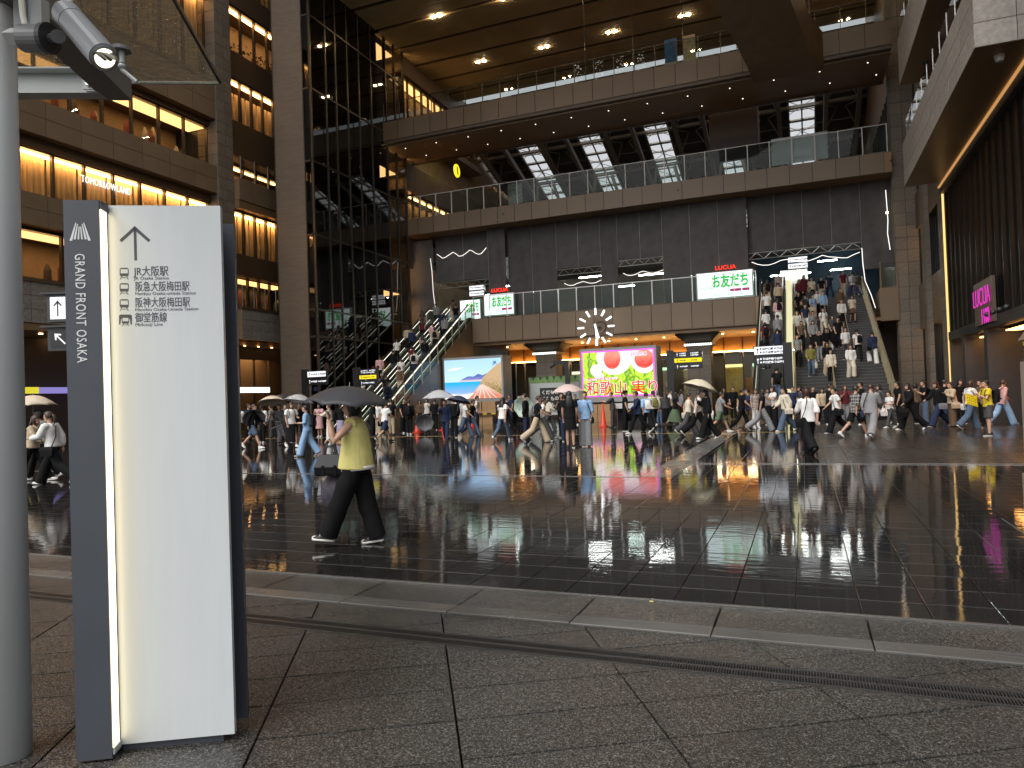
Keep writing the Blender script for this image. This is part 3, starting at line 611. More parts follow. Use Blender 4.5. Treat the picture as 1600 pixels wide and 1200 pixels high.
for y0,y1 in ((36.5,38.6),(32.4,35.9),(26,31.6),(18,25.4)):
    bx('entrance_wall',mat('entrance',(.22,.10,.045),.5,noise=(1,.2)),DX+2.2,y0,0,DX+2.3,y1,3.5); bx('entrance_lamp','lamp_amber',DX+.5,y0+.1,3.42,DX+1.0,y1-.1,3.46)
for y in (39.1,36.0,31.9,25.6,17.5): bx('entrance_pier','charcoal',DX-.02,y,0,DX+1.4,y+.55,3.55)
bx('door_frame','black',DX+1.6,33.2,0,DX+1.9,34.0,2.3); bx('door_leaf',mat('door_leaf',(.4,.36,.33),.3),DX+1.55,33.35,.1,DX+1.6,33.6,2.2)
for i in range(4): MB().ell((DX-.25,30.6-i*.9,4.0),(.1,.12,.09),8,6).build('flood_lamp','charcoal',S)
# sign
A0=at(1520,458,'X',DX-.22)
bx('sign_frame','tan_dark',DX-.16,A0.y-2.75,3.72,DX-.05,A0.y+.15,5.35)
glow('neon_pink',(.85,.05,.55),1.0)
text('LUCUA',.98,(DX-.22,A0.y+.05,4.42),-Y1,Z1,S,'neon_pink',name='sign_lettering',ext=.01,bold=-.018,sx=.86)
text('1100',.82,(DX-.22,A0.y-1.2,3.72),-Y1,Z1,S,'neon_pink',name='sign_lettering',ext=.01,bold=-.008,sx=.80)
# stone wall and windows between the fluted wall and the stairs
def stonewall(y0,y1,z0,z1,x=DX):
    ny=max(1,round((y1-y0)/.95)); nz=max(1,round((z1-z0)/.72))
    pieces(S,'stone_tile','stone',(x,y1,z0),-Y1,Z1,ny,nz,(y1-y0)/ny,(z1-z0)/nz,.022,.04,jit=.002)
bx('pier_core','joint',DX+.0,39.6,0,DX+1.2,40.9,48); stonewall(39.6,40.9,0,26)
bx('pier_core','joint',DX-.25,43.6,0,DX+1.2,44.6,48); stonewall(43.6,44.6,0,26,DX-.25); pieces(S,'stone_tile','stone',(DX-.25,43.6,0),X1,Z1,1,36,.25,.72,.02,.03)
bx('pier_core','joint',5.3,47.4,0,7.5,48.3,48); stonewall(47.4,48.3,0,26,5.3); pieces(S,'stone_tile','stone',(5.3,47.4,0),X1,Z1,2,36,.6,.72,.02,.03)
WBL={}
def rwin(y0,y1,z0,z1,n,lit,x=DX+.25):
    w=(y1-y0)/n
    for i in range(n+1): bx('mullion','black',x-.06,y0+w*i-.03,z0,x+.06,y0+w*i+.03,z1)
    for i in range(n): bx('window_pane','glass_shop',x-.008,y0+w*i+.04,z0+.02,x+.008,y0+w*(i+1)-.04,z1-.02)
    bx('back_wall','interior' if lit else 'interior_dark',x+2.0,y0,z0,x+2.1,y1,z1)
    if lit: bx('light_strip',lit,x+.5,y0+.15,z1-.3,x+.8,y1-.15,z1-.25); bx('counter','wood_lit',x+1.2,y0+.2,z0,x+1.6,y1-.3,z0+1.0)
for y0,y1,x,lit in ((40.9,43.6,DX,'lamp_warm'),(44.6,47.4,DX-.1,'lamp_warm_hi')):
    rwin(y0,y1,.1,4.6,5,lit,x+.25); rwin(y0,y1,7.3,10.4,5,'lamp_warm_hi' if y0>44 else None,x+.25); rwin(y0,y1,12.6,15.4,5,None,x+.25); rwin(y0,y1,17.6,20.2,5,None,x+.25); rwin(y0,y1,22.4,25.2,5,None,x+.25)
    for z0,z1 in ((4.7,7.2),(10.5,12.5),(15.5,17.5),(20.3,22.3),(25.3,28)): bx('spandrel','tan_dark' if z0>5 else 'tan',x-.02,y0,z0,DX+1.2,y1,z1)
# jutting stone clad storeys
def jut(x0,y0,y1,z0,z1,par=S):
    MB().box(x0+.03,y0+.03,z0+.02,DX+4,y1-.03,z1-.02).build('storey_core','joint',par); MB().box(x0+.02,y0+.02,z0,DX+4,y1-.02,z0+.018).build('soffit','bronze',par)
    ny=round((y1-y0)/1.9); nz=3; pieces(par,'stone_panel','stone_grey',(x0+.03,y1,z0),-Y1,Z1,ny,nz,(y1-y0)/ny,(z1-z0)/nz,.02,.04,jit=.002)
    pieces(par,'stone_panel','stone_grey',(x0,y0+.03,z0),X1,Z1,4,nz,1.0,(z1-z0)/nz,.02,.04,jit=.002)
    for i in range(int((y1-y0)/1.4)): MB().box(x0+.12,y0+.3+i*1.4,z1,x0+.16,y0+.34+i*1.4,z1+1.1).build('rail_post','alu',par)
    MB().box(x0+.13,y0+.2,z1+.05,x0+.145,y1-.2,z1+1.05).build('rail_glass','glass',par)
jut(4.8,23.45,38.6,10.9,12.95); jut(4.8,16,38.75,15.8,18.0); jut(4.8,16,38.75,20.9,23.0)
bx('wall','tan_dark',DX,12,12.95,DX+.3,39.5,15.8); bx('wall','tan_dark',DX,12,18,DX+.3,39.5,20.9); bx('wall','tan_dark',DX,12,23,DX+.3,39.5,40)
MB().path([(4.85+.7,24.3,10.9),(4.85+.7,24.3,10.72)],[.14,.1],12).build('camera_dome','white_paint',S); MB().path([(5.6,36.5,15.8),(5.6,36.5,15.65)],[.16,.1],12).build('camera_dome','charcoal',S)
bx('far_wall','tan',5.6,48.3,7.5,7,78,30); rwin(49,58,16,19,8,None,5.35)
# fascia and glazed edge beside the stairs
LD=thing('stair_landing','tan panelled landing edge with glass rail beside the wide stairs','landing')
MB().box(4.35,DY+.3,5.3,5.35,DY+3,7.2).build('slab','bronze',LD); pieces(LD,'fascia_panel','tan',(4.33,DY+.28,5.3),X1,Z1,1,1,1.0,1.95,.02,.04); MB().box(4.4,DY+.3,7.3,5.3,DY+.32,8.7).build('glass_pane','glass',LD)
MB().box(3.8,52,0,7,52.2,7.2).build('under_wall','tan_dark',LD)
for x in (4.4,5.25): MB().box(x,DY+.25,7.2,x+.06,DY+.35,8.75).build('post','tan',LD)
MB().path([(4.9,DY+.2,11.6),(4.9,DY+.1,11.6)],.07,12).build('wall_lamp','lamp_warm',LD)
# ================================================================ wide stairs
mat('step',(.03,.029,.028),.5,noise=(4,.15)); mat('nosing',(.09,.088,.085),.4); mat('rail_gold',(.45,.38,.25),.3,metal=.6); mat('rubber',(.01,.01,.01),.5)
SY,SL=34.8,7.3/16.2; NS=45; TR,RS=16.2/NS,7.3/NS
ST=thing('staircase','wide dark stone staircase with glass sided railings rising to the station deck','staircase')
mb=MB()
for i in range(NS): mb.box(-.33,SY+i*TR,i*RS-.25 if i else -.04,3.68,SY+(i+1)*TR+.02,(i+1)*RS); mb.box(-.33,SY+i*TR-.012,(i+1)*RS-.035,3.68,SY+i*TR,(i+1)*RS,1)
tag(mb.build('steps',['step','nosing'],ST),kind='stuff')
MB().prism([(SY,-.04),(SY+16.2,7.0),(SY+16.2,6.4),(SY+1.2,-.04)],(-.31,0,0),Y1,Z1,3.9).build('carriage','charcoal',ST)
MB().box(-.7,SY+16.22,7.0,4.3,62,7.29).build('landing','step',ST)
def slope_rail(par,x,y0,y1,s,zoff,h,post='rail_gold',pt=1.15,g='glass',side=None,light=False):
    n=int((y1-y0)/pt); 
    for i in range(n+1):
        y=y0+i*(y1-y0)/n; z=zoff+(y-SY)*s; MB().box(x-.03,y-.03,z,x+.03,y+.03,z+h).build('post',post,par)
    for i in range(n):
        a,b=y0+i*(y1-y0)/n+.04,y0+(i+1)*(y1-y0)/n-.04
        MB().prism([(a,zoff+(a-SY)*s+.06),(b,zoff+(b-SY)*s+.06),(b,zoff+(b-SY)*s+h-.05),(a,zoff+(a-SY)*s+h-.05)],(x-.008,0,0),Y1,Z1,.016).build('glass_pane',g,par)
    MB().path([(x,y0,zoff+(y0-SY)*s+h),(x,y1,zoff+(y1-SY)*s+h)],.035,8).build('handrail',post,par)
slope_rail(ST,3.72,SY+.4,SY+16.1,SL,.0,1.25,pt=.62); slope_rail(ST,-.36,SY+.4,SY+16.1,SL,.0,1.1,pt=1.2)
for i in range(12): y=SY+.6+i*1.4; MB().path([(1.35,y,(y-SY)*SL+.1),(1.35,y,(y-SY)*SL+.95)],.022,6).build('post','rail_gold',ST)
for h in (.95,.72): MB().path([(1.35,SY+.4,.4*SL+h),(1.35,SY+16.1,16.1*SL+h)],.03,8).build('handrail','rail_gold',ST)
for h in (.9,): MB().path([(2.35,SY+7,7*SL+h),(2.35,SY+11,11*SL+h)],.025,8).build('handrail','rail_gold',ST)
# ================================================================ escalators
glow('esc_light',(1,.97,.80),1.8); glow('esc_panel',(1,.93,.55),.9); mat('esc_side',(.12,.125,.10),.3,metal=.6)
def escalator(x0,x1,label,s=.6,light='esc_light',clad=None,panel=False):
    Y0=47-7.3/s; e=thing('escalator',label,'escalator'); n=int((47-Y0)/.36)
    mb=MB(); z=0
    for i in range(n): y=Y0+i*.36; mb.box(x0+.28,y,(y-Y0)*s-.15,x1-.28,y+.37,(y+.36-Y0)*s)
    tag(mb.build('steps','step',e),kind='stuff')
    P=[(Y0-1.2,.0),(Y0-1.2,.12),(Y0,.15),(47,7.42),(48.2,7.42),(48.2,6.7),(47.2,6.2),(Y0+1.3,.0)]
    for xa,xb in ((x0,x0+.26),(x1-.26,x1)): MB().prism(P,(xa,0,0),Y1,Z1,xb-xa).build('skirt','esc_side',e)
    MB().prism([(Y0+.9,.0),(47,6.75),(47,5.9),(Y0+2.6,.0)],(x0+.05,0,0),Y1,Z1,x1-x0-.1).build('truss_casing',clad or 'tan_dark',e)
    for x in (x0+.13,x1-.13):
        G=[(Y0-.9,.12),(Y0+.1,.14),(47,7.4),(48,7.4),(48,8.32),(47,8.32),(Y0+.1,1.05),(Y0-.9,1.02)]
        MB().prism(G,(x-.008,0,0),Y1,Z1,.016).build('balustrade','glass_green',e)
        MB().path([(x,Y0-.95,.3),(x,Y0-1.05,.65),(x,Y0-.9,1.04),(x,Y0+.1,1.08),(x,47,8.35),(x,48,8.36),(x,48.15,8.0)],.045,8).build('handrail','rubber',e)
        MB().path([(x,Y0-.2,.86),(x,Y0+.1,.92),(x,47,8.2),(x,47.8,8.22)],.018,6).build('light_strip',light,e)
        MB().path([(x,Y0,.2),(x,47,7.5)],.012,6).build('light_strip',light,e)
    if panel: MB().prism([(Y0+.2,.1),(47,7.3),(47,8.1),(Y0+.2,.95)],(x1-.02,0,0),Y1,Z1,.3).build('lit_panel','esc_panel',e)
    return e
esc_a=escalator(-23.75,-22.12,'escalator with bright lit balustrades and a tan triangular side panel'); esc_b=escalator(-25.5,-23.85,'escalator with lit balustrades nearest the glass lift tower')
esc_c=escalator(-2.32,-.72,'narrow escalator with pale lit side panel beside the wide stairs',panel=True,clad='charcoal')
# outer screen wall of the first escalator: triangular tan cladding and sloping glass rail
OW=thing('escalator_parapet','sloping tan clad parapet with posted glass rail along the escalator','parapet')
for i in range(11):
    a,b=34.9+i*1.1,34.9+(i+1)*1.1-.02; za,zb=max(0,(a-34.83)*.6-.1),(b-34.83)*.6-.1
    MB().prism([(a,0),(b,0),(b,zb),(a,za)],(-22.06,0,0),Y1,Z1,.07).build('cladding_panel','tan',OW)
for i in range(12):
    y=35+i*1.09; z=(y-34.83)*.6; MB().box(-21.99,y,z-.15,-21.93,y+.07,z+1.25).build('post','rail_gold',OW)
    if i<11: b=y+1.07; zb=(b-34.83)*.6; MB().prism([(y+.08,z-.05),(b,zb-.05),(b,zb+1.15),(y+.08,z+1.2)],(-21.965,0,0),Y1,Z1,.015).build('glass_pane','glass_green',OW)
MB().path([(-21.94,35,1.2),(-21.94,47,8.45)],.016,6).build('light_strip','esc_light',OW)
# ================================================================ video screens
def screen_frame(name,label,x0,x1,z0,z1,y):
    t=thing(name,label,'screen',((x0+x1)/2,y,0)); c=(x0+x1)/2
    MB().box(x0-.12-c,.05,z0-.32,x1+.12-c,1.5,z1+.16).build('cabinet',mat('cabinet',(.30,.30,.29),.45,noise=(1,.06)),t)
    MB().box(x0+.3-c,.3,0,x1-.3-c,1.2,z0-.32).build('plinth','charcoal',t)
    return t,(x0-c,0.0,z0),x1-x0,z1-z0
def grad(name,stops,st,zmin,zmax,nz=None):
    m=bpy.data.materials.new(name); m.use_nodes=True; MAT[name]=m; t=m.node_tree; t.nodes.clear(); N=t.nodes; L=t.links
    tc=N.new('ShaderNodeTexCoord'); sx=N.new('ShaderNodeSeparateXYZ'); mr=N.new('ShaderNodeMapRange'); mr.inputs['From Min'].default_value=zmin; mr.inputs['From Max'].default_value=zmax
    cr=N.new('ShaderNodeValToRGB'); e=N.new('ShaderNodeEmission'); e.inputs[1].default_value=st*GE; o=N.new('ShaderNodeOutputMaterial')
    L.new(tc.outputs['Object'],sx.inputs[0]); L.new(sx.outputs['Z'],mr.inputs['Value']); val=mr.outputs[0]
    if nz:
        n=N.new('ShaderNodeTexNoise'); n.inputs['Scale'].default_value=nz[0]; n.inputs['Detail'].default_value=5; mp=N.new('ShaderNodeMapping'); mp.inputs['Scale'].default_value=nz[2] if len(nz)>2 else (1,1,1)
        L.new(tc.outputs['Object'],mp.inputs[0]); L.new(mp.outputs[0],n.inputs['Vector'])
        ad=N.new('ShaderNodeMath'); ad.operation='MULTIPLY_ADD'; ad.inputs[1].default_value=nz[1]; L.new(n.outputs['Fac'],ad.inputs[0]); L.new(val,ad.inputs[2]); val=ad.outputs[0]
    cr.color_ramp.elements[0].position=stops[0][0]; cr.color_ramp.elements[0].color=(*stops[0][1],1); cr.color_ramp.elements[1].position=stops[-1][0]; cr.color_ramp.elements[1].color=(*stops[-1][1],1)
    for p,c in stops[1:-1]: e2=cr.color_ramp.elements.new(p); e2.color=(*c,1)
    L.new(val,cr.inputs[0]); L.new(cr.outputs[0],e.inputs[0]); L.new(e.outputs[0],o.inputs[0]); return m
s1,o1,W1,H1=screen_frame('video_screen','large video screen showing a railway along a blue seaside coast',-21.75,-17.72,1.58,4.12,42.0)
def on(scr,o,W,Hh,name,poly,m,layer): 
    return MB().prism([(a*W,b*Hh) for a,b in poly],V(o)+V((0,.048-.004*layer,0)),X1,Z1,.003).build(name,m,scr)
EM=1.35
grad('scr_sky',[(0,(.75,.86,.95)),(.45,(.55,.78,.98)),(1,(.42,.66,.98))],EM,1.58,4.12,(1.5,.12,(.5,1,2)))
on(s1,o1,W1,H1,'picture_sky',[(0,0),(1,0),(1,1),(0,1)],'scr_sky',0)
on(s1,o1,W1,H1,'picture_cloud',[(.05,.72),(.2,.74),(.36,.8),(.22,.79),(.1,.77)],glow('scr_cloud',(.98,.9,.88),EM),1)
on(s1,o1,W1,H1,'picture_mountain',[(.27,.46),(.34,.52),(.42,.57),(.52,.56),(.6,.62),(.68,.58),(.8,.66),(.85,.46)],grad('scr_mtn',[(0,(.30,.33,.62)),(1,(.10,.14,.42))],EM,2.7,3.2,(6,.5)),1)
on(s1,o1,W1,H1,'picture_shore',[(.25,.42),(.85,.42),(.85,.48),(.27,.47)],glow('scr_shore',(.72,.6,.62),EM*.9),2)
on(s1,o1,W1,H1,'picture_sea',[(0,.05),(.75,.05),(.75,.43),(0,.43)],grad('scr_sea',[(0,(.75,.80,.92)),(.45,(.25,.42,.85)),(1,(.03,.42,.72))],EM,1.7,2.65,(2.5,.25,(.4,1,3))),3)
on(s1,o1,W1,H1,'picture_hill',[(.5,.02),(.62,.33),(.68,.52),(.78,.66),(.9,.8),(1,.9),(1,.02)],grad('scr_hill',[(0,(.55,.25,.14)),(.4,(.42,.30,.12)),(.6,(.16,.14,.03)),(1,(.55,.38,.22))],EM,1.3,4.0,(9,.9)),4)
on(s1,o1,W1,H1,'picture_track',[(.42,0),(.62,.34),(.68,.36),(1,.08),(1,0)],grad('scr_track',[(0,(.85,.42,.30)),(.5,(.62,.20,.12)),(1,(.75,.5,.42))],EM,1.5,2.5,(7,.6,(3,1,1))),5)
for k in range(5): on(s1,o1,W1,H1,'picture_rail',[(.5+k*.1,0),(.515+k*.1,0),(.653+k*.008,.33),(.649+k*.008,.33)],glow('scr_rail',(.95,.75,.68),EM),6)
on(s1,o1,W1,H1,'picture_foam',[(0,0),(.42,0),(.52,.14),(.3,.1),(.12,.13),(0,.08)],glow('scr_foam',(.88,.85,.86),EM),6)
text('JR',.30,V(o1)+V((W1*.86,.015,H1*.84)),X1,Z1,s1,glow('scr_navy',(.02,.10,.22),.8) and 'scr_navy',name='picture_logo',ext=.001,bold=.006,sx=1.1)
s2,o2,W2,H2=screen_frame('video_screen','large pink bordered video screen showing cut peaches and big red lettering',-12.42,-8.0,1.42,4.18,42.0)
on(s2,o2,W2,H2,'picture_border',[(0,0),(1,0),(1,1),(0,1)],glow('scr_pink',(.95,.12,.75),EM*1.05),0)
m=grad('scr_leaf',[(0,(.85,.95,.55)),(.3,(.35,.68,.05)),(.5,(.62,.88,.08)),(.7,(.12,.34,.02)),(1,(.9,.95,.35))],EM,0,40,None)
N=m.node_tree.nodes; L=m.node_tree.links; vo=N.new('ShaderNodeTexVoronoi'); vo.inputs['Scale'].default_value=3.2; tc=N.new('ShaderNodeTexCoord'); mp=N.new('ShaderNodeMapping'); mp.inputs['Rotation'].default_value=(0,.6,0); mp.inputs['Scale'].default_value=(1.1,1,.8)
L.new(tc.outputs['Object'],mp.inputs[0]); L.new(mp.outputs[0],vo.inputs['Vector']); 
nz=N.new('ShaderNodeTexNoise'); nz.inputs['Scale'].default_value=2.6; L.new(mp.outputs[0],nz.inputs['Vector']); ma=N.new('ShaderNodeMath'); ma.operation='MULTIPLY_ADD'; ma.inputs[1].default_value=.55; L.new(vo.outputs['Distance'],ma.inputs[0]); L.new(nz.outputs['Fac'],ma.inputs[2]); mb_=N.new('ShaderNodeMath'); mb_.operation='SUBTRACT'; mb_.inputs[1].default_value=.22; L.new(ma.outputs[0],mb_.inputs[0])
L.new(mb_.outputs[0],[n for n in N if n.type=='VALTORGB'][0].inputs[0])
on(s2,o2,W2,H2,'picture_leaves',[(.02,.03),(.98,.03),(.98,.97),(.02,.97)],'scr_leaf',1)
def oval(cx,cy,rx,ry,n=20,a0=0,a1=360): return [(cx+rx*math.cos(R(a0+(a1-a0)*i/n)),cy+ry*math.sin(R(a0+(a1-a0)*i/n))) for i in range(n+(0 if a1-a0==360 else 1))]
PK=grad('scr_bowl',[(0,(.98,.85,.86)),(.5,(1,.93,.93)),(1,(.95,.72,.76))],EM,2.4,4.2,(3,.5)); RD=grad('scr_peach',[(0,(.98,.42,.30)),(.5,(.85,.06,.05)),(1,(.95,.30,.22))],EM,2.9,4.2,(2.2,.5))
clip=lambda P:[(min(max(a,.021),.979),min(max(b,.031),.969)) for a,b in P]
on(s2,o2,W2,H2,'picture_bowl',clip(oval(.46,.88,.25,.42,24)),PK,2); on(s2,o2,W2,H2,'picture_bowl',clip(oval(.86,.82,.19,.35,24)),PK,3); on(s2,o2,W2,H2,'picture_bud',oval(.2,.58,.08,.13),PK,2); on(s2,o2,W2,H2,'picture_bud',oval(.24,.45,.07,.08),PK,2)
on(s2,o2,W2,H2,'picture_peach',clip(oval(.43,.82,.115,.23,24)),RD,4); on(s2,o2,W2,H2,'picture_peach',clip(oval(.865,.78,.13,.2,24)),RD,5)
glow('scr_red',(.88,.03,.03),EM); glow('scr_white',(1,.98,.98),EM)
on(s2,o2,W2,H2,'picture_panel',[(.06,.35),(.5,.37),(.5,.42),(.06,.40)],'scr_white',5)
text('みのりみのるマルシェ',.235,V(o2)+V((W2*.07,.018,H2*.355)),X1,Z1,s2,'scr_red',name='screen_lettering',ext=.001,bold=.008,sx=.85)
for dx,st_,bd,mm,dy in ((0,1.0,.03,'scr_white',.014),(0,1.0,.010,'scr_red',.008)): text('和歌山 実り',.86,V(o2)+V((W2*.055,dy,H2*.07)),X1,Z1,s2,mm,name='screen_lettering',ext=.001,bold=bd,sx=.98)
text('2026.7.4',.25,V(o2)+V((W2*.68,.010,H2*.86)),X1,Z1,s2,'scr_white',name='screen_lettering',ext=.001,bold=.03,sx=1.1); text('2026.7.4',.25,V(o2)+V((W2*.68,.006,H2*.86)),X1,Z1,s2,glow('scr_mag',(.7,.1,.3),EM) and 'scr_mag',name='screen_lettering',ext=.001,bold=.004,sx=1.1)
# ---- green lettered light boxes on the deck
glow('box_white',(.90,.97,1.0),2.2); glow('scr_green',(.02,.66,.03),1.3); glow('neon_red',(1,.04,.02),1.6); glow('scr_rose',(.85,.05,.25),.9); glow('scr_teal',(.2,.62,.5),.9)
def lightbox(x0,x1,z0,z1,y,label,lucua):
    t=thing('light_box',label,'sign',((x0+x1)/2,y,7.3)); W=x1-x0; Hh=z1-z0; o=V((-W/2,0,z0-7.3))
    MB().box(-W/2-.08,.02,z0-7.4,W/2+.08,.5,z1-7.25).build('case','alu',t); MB().box(-W/2,0,z0-7.3,W/2,.018,z1-7.3).build('face','box_white',t)
    text('お友だち',Hh*.56,o+V((W*.26,-.006,Hh*.44)),X1,Z1,t,'scr_green',name='lettering',ext=.003,bold=.03,sx=W/(Hh*3.25))
    text('LUCUA',Hh*.14,o+V((W*.07,-.006,Hh*.36)),X1,Z1,t,glow('scr_grey',(.35,.38,.42),.8) and 'scr_grey',name='lettering',ext=.003)
    for a,b in ((.6,.8),(.82,.95)): MB().box(-W/2+a*W,-.01,z0-7.3+Hh*.2,-W/2+b*W,-.001,z0-7.3+Hh*.31).build('caption_bar','scr_rose',t)
    text('はじめよう。毎日をもっと楽しく',Hh*.13,o+V((W*.32,-.006,Hh*.06)),X1,Z1,t,'scr_teal',name='lettering',ext=.002,sx=W/(Hh*3.4))
    if lucua:
        text('LUCUA',.36,(-.55,-.02,z1-7.12),X1,Z1,t,'neon_red',name='top_lettering',ext=.03,bold=.008,sx=1.1)
        for k in (-.4,.4): MB().box(k-.02,.1,z1-7.25,k+.02,.14,z1-7.1).build('letter_stay','black',t)
    return t
a,b=at(1090,432,'Y',47.5),at(1176,466,'Y',47.5); lightbox(-6.1,-2.75,7.50,9.08,47.6,'white light box with green lettering at the stair end of the deck',True)
lightbox(-21.2,-18.95,7.55,9.0,47.6,'white light box with green lettering at the escalator end of the deck',True); lightbox(-23.9,-22.3,7.55,9.0,49.2,'white light box with green lettering behind the escalator top',False)
# ================================================================ clock
ck=thing('clock','large ring clock of twelve glowing white bars hung before the deck fascia','clock',(*at(931,511,'Y',46.3),)); glow('clock_white',(1,1,1),2.6)
RC=1.24
for k in range(12):
    a=R(30*k); d=V((math.sin(a),0,math.cos(a))); e=V((math.cos(a),0,-math.sin(a))); MB().obox(d*(RC*.66)-e*.055-V((0,.04,0)),d*(RC*.34),e*.11,V((0,.08,0))).build('hour_bar','clock_white',ck)
MB().path([(RC*.8*math.cos(2*math.pi*i/40),.06,RC*.8*math.sin(2*math.pi*i/40)) for i in range(41)],.015,5,caps=False).build('ring','mullion',ck)
for ang,l,wd in ((176,.95,.09),(165,.62,.10)):
    a=R(ang); d=V((math.sin(a),0,math.cos(a))); e=V((math.cos(a),0,-math.sin(a))); MB().obox(-d*.2-e*wd/2-V((0,.1,0)),d*(l*RC+.2),e*wd,V((0,.03,0))).build('hand','clock_white',ck)
MB().path([(.35*math.cos(2*math.pi*i/24)+.25,.3,.35*math.sin(2*math.pi*i/24)) for i in range(25)],.05,5,caps=False).build('hub_ring','mullion',ck); MB().path([(-RC,.1,0),(RC,.1,0)],.014,5).build('stay','mullion',ck); MB().path([(.1,0,0),(.1,.72,0)],.07,8).build('bracket','mullion',ck); MB().path([(.02,.1,-.9),(.02,.1,1.0)],.012,5).build('stay','mullion',ck)
# ================================================================ direction signs
glow('dir_white',(.95,.96,1),1.25); mat('dir_black',(.012,.012,.014),.3); glow('dir_yellow',(1,.80,.03),1.15); glow('dir_red',(.7,.05,.09),.7)
def dirsign(px0,py0,px1,py1,y,label,rows,post='L',hung=False):
    a,b=at(px0,py0,'Y',y),at(px1,py1,'Y',y); x0,x1,z0,z1=a.x,b.x,min(a.z,b.z),max(a.z,b.z); W=x1-x0
    t=thing('direction_sign',label,'sign',(x0,y,0 if not hung else z0)); zb=0 if not hung else z0
    if not hung: MB().box((-.42 if post=='L' else W+.02),.0,0,(-.05 if post=='L' else W+.4),.22,z1-zb+.1).build('post','dir_black',t)
    hh=(z1-z0)/len(rows)
    for i,(bgc,fgc,n) in enumerate(rows):
        zt=z1-zb-i*hh; MB().box(-.04,.02,zt-hh+.02,W+.04,.2,zt).build('panel_case','dir_black',t); 
        if bgc!='dir_black': MB().box(.0,.012,zt-hh+.06,W,.02,zt-.04).build('panel_face',bgc,t)
        # arrow and lines of small lettering
        MB().prism([(0,-.5),(.12,-.5),(.12,.15),(.3,.15),(.06,.5),(-.18,.15),(0,.15)],(.07*W+.05,.008,zt-hh*.5),V((hh*.55,0,0)),V((0,0,hh*.55)),.003).build('arrow',fgc,t)
        for r in range(n):
            for c in range(2):
                xx=.2*W+c*.4*W; zz=zt-hh*(.16+.68*(r+.5)/n); ww=W*rnd.uniform(.22,.34)
                MB().box(xx,.006,zz-hh*.07,xx+hh*.16,.011,zz+hh*.09).build('pictogram',fgc,t); text('のりば出口改札口'[rnd.randrange(4):][:rnd.randrange(3,5)],hh*.24,(xx+hh*.24,.008,zz-hh*.08),X1,Z1,t,fgc,name='lettering',ext=.002,bold=.006,sx=1.1)
    return t
dirsign(1053,550,1097,576,40,'black direction sign with yellow band before a stone column',[('dir_black','dir_white',2),('dir_yellow','dir_black',1),('dir_black','dir_white',1)])
dirsign(1178,541,1224,570,36,'white over black direction sign at the foot of the escalator',[('dir_white','dir_black',2),('dir_black','dir_white',2)],post='R')
dirsign(561,577,588,602,33,'black direction sign with yellow band near the glass lift tower',[('dir_black','dir_white',2),('dir_yellow','dir_black',1),('dir_black','dir_white',1)])
dirsign(480,580,509,601,33,'white over black direction sign before the brown tiled tower wall',[('dir_white','dir_black',1),('dir_black','dir_white',1)])
dirsign(733,446,756,462,49.5,'white sign panels hung over the top of the bright escalators',[('dir_white','dir_black',1),('dir_white','dir_black',1)],hung=True)
dirsign(1231,402,1262,419,50,'white sign panels hung over the top of the wide stairs',[('dir_white','dir_black',1),('dir_white','dir_black',1)],hung=True)
# near hanging sign seen beside the totem
c0=atd(77,460,13.0); U=V((math.cos(YAW),math.sin(YAW),0)); gs=thing('direction_sign','framed white and black arrow sign half hidden behind the tall white totem','sign',(c0.x,c0.y,0))
nb=V((-U.y,U.x,0))
for i,(z1_,h,bgc,fg) in enumerate(((c0.z,.50,'dir_white','dir_black'),(c0.z-.60,.42,'dir_black','dir_white'))):
    MB().obox(V((0,0,z1_-h))-U*.06+nb*.02,U*1.12,nb*.14,V((0,0,h))).build('frame','charcoal',gs); MB().obox(V((0,0,z1_-h+.05))+nb*.012,U*1.0,nb*.008,V((0,0,h-.1))).build('panel_face',bgc,gs)
    MB().obox(V((0,0,z1_))-U*.16-nb*.03,U*1.3,nb*.24,V((0,0,.035))).build('hood','charcoal',gs)
MB().obox(-U*-.95+nb*.05,U*.1,nb*.1,V((0,0,c0.z+.05))).build('post','charcoal',gs)
def flat(par,poly,o,u,v,m,name): return MB().prism(poly,o,u,v,.003).build(name,m,par)
flat(gs,[(-.012,-.15),(.012,-.15),(.012,.08),(.06,.03),(.075,.05),(0,.14),(-.075,.05),(-.06,.03),(-.012,.08)],V((0,0,c0.z-.25))+U*.14+nb*.01,U,Z1,'dir_black','arrow')
ar=[(-.012,-.13),(.012,-.13),(.012,.08),(.06,.03),(.075,.05),(0,.14),(-.075,.05),(-.06,.03),(-.012,.08)]; ca,sa=math.cos(R(45)),math.sin(R(45))
flat(gs,[(a*ca-b*sa,a*sa+b*ca) for a,b in ar],V((0,0,c0.z-.81))+U*.17+nb*.01,U,Z1,'dir_white','arrow')
for k in range(2):
    flat(gs,[(-.07,-.07),(.07,-.07),(.07,.07),(-.07,.07)],V((0,0,c0.z-.72-.17*k))+U*.36+nb*.01,U,Z1,'dir_white','pictogram'); flat(gs,[(-.045,-.045),(.045,-.045),(.04,.045),(-.04,.045)],V((0,0,c0.z-.72-.17*k))+U*.36+nb*.006,U,Z1,'dir_red','pictogram')
flat(gs,[(-.012,-.08),(.012,-.08),(.012,.08),(-.012,.08)],V((0,0,c0.z-.17))+U*.30+nb*.01,U,Z1,'dir_black','bar'); flat(gs,[(-.018,-.07),(.018,-.07),(.018,.07),(-.018,.07)],V((0,0,c0.z-.36))+U*.30+nb*.01,U,Z1,'dir_yellow','bar')
text('大阪駅',.11,V((0,0,c0.z-.2))+U*.36+nb*.008,U,Z1,gs,'dir_black',ext=.001); text('サウス',.11,V((0,0,c0.z-.4))+U*.36+nb*.008,U,Z1,gs,'dir_black',ext=.001)
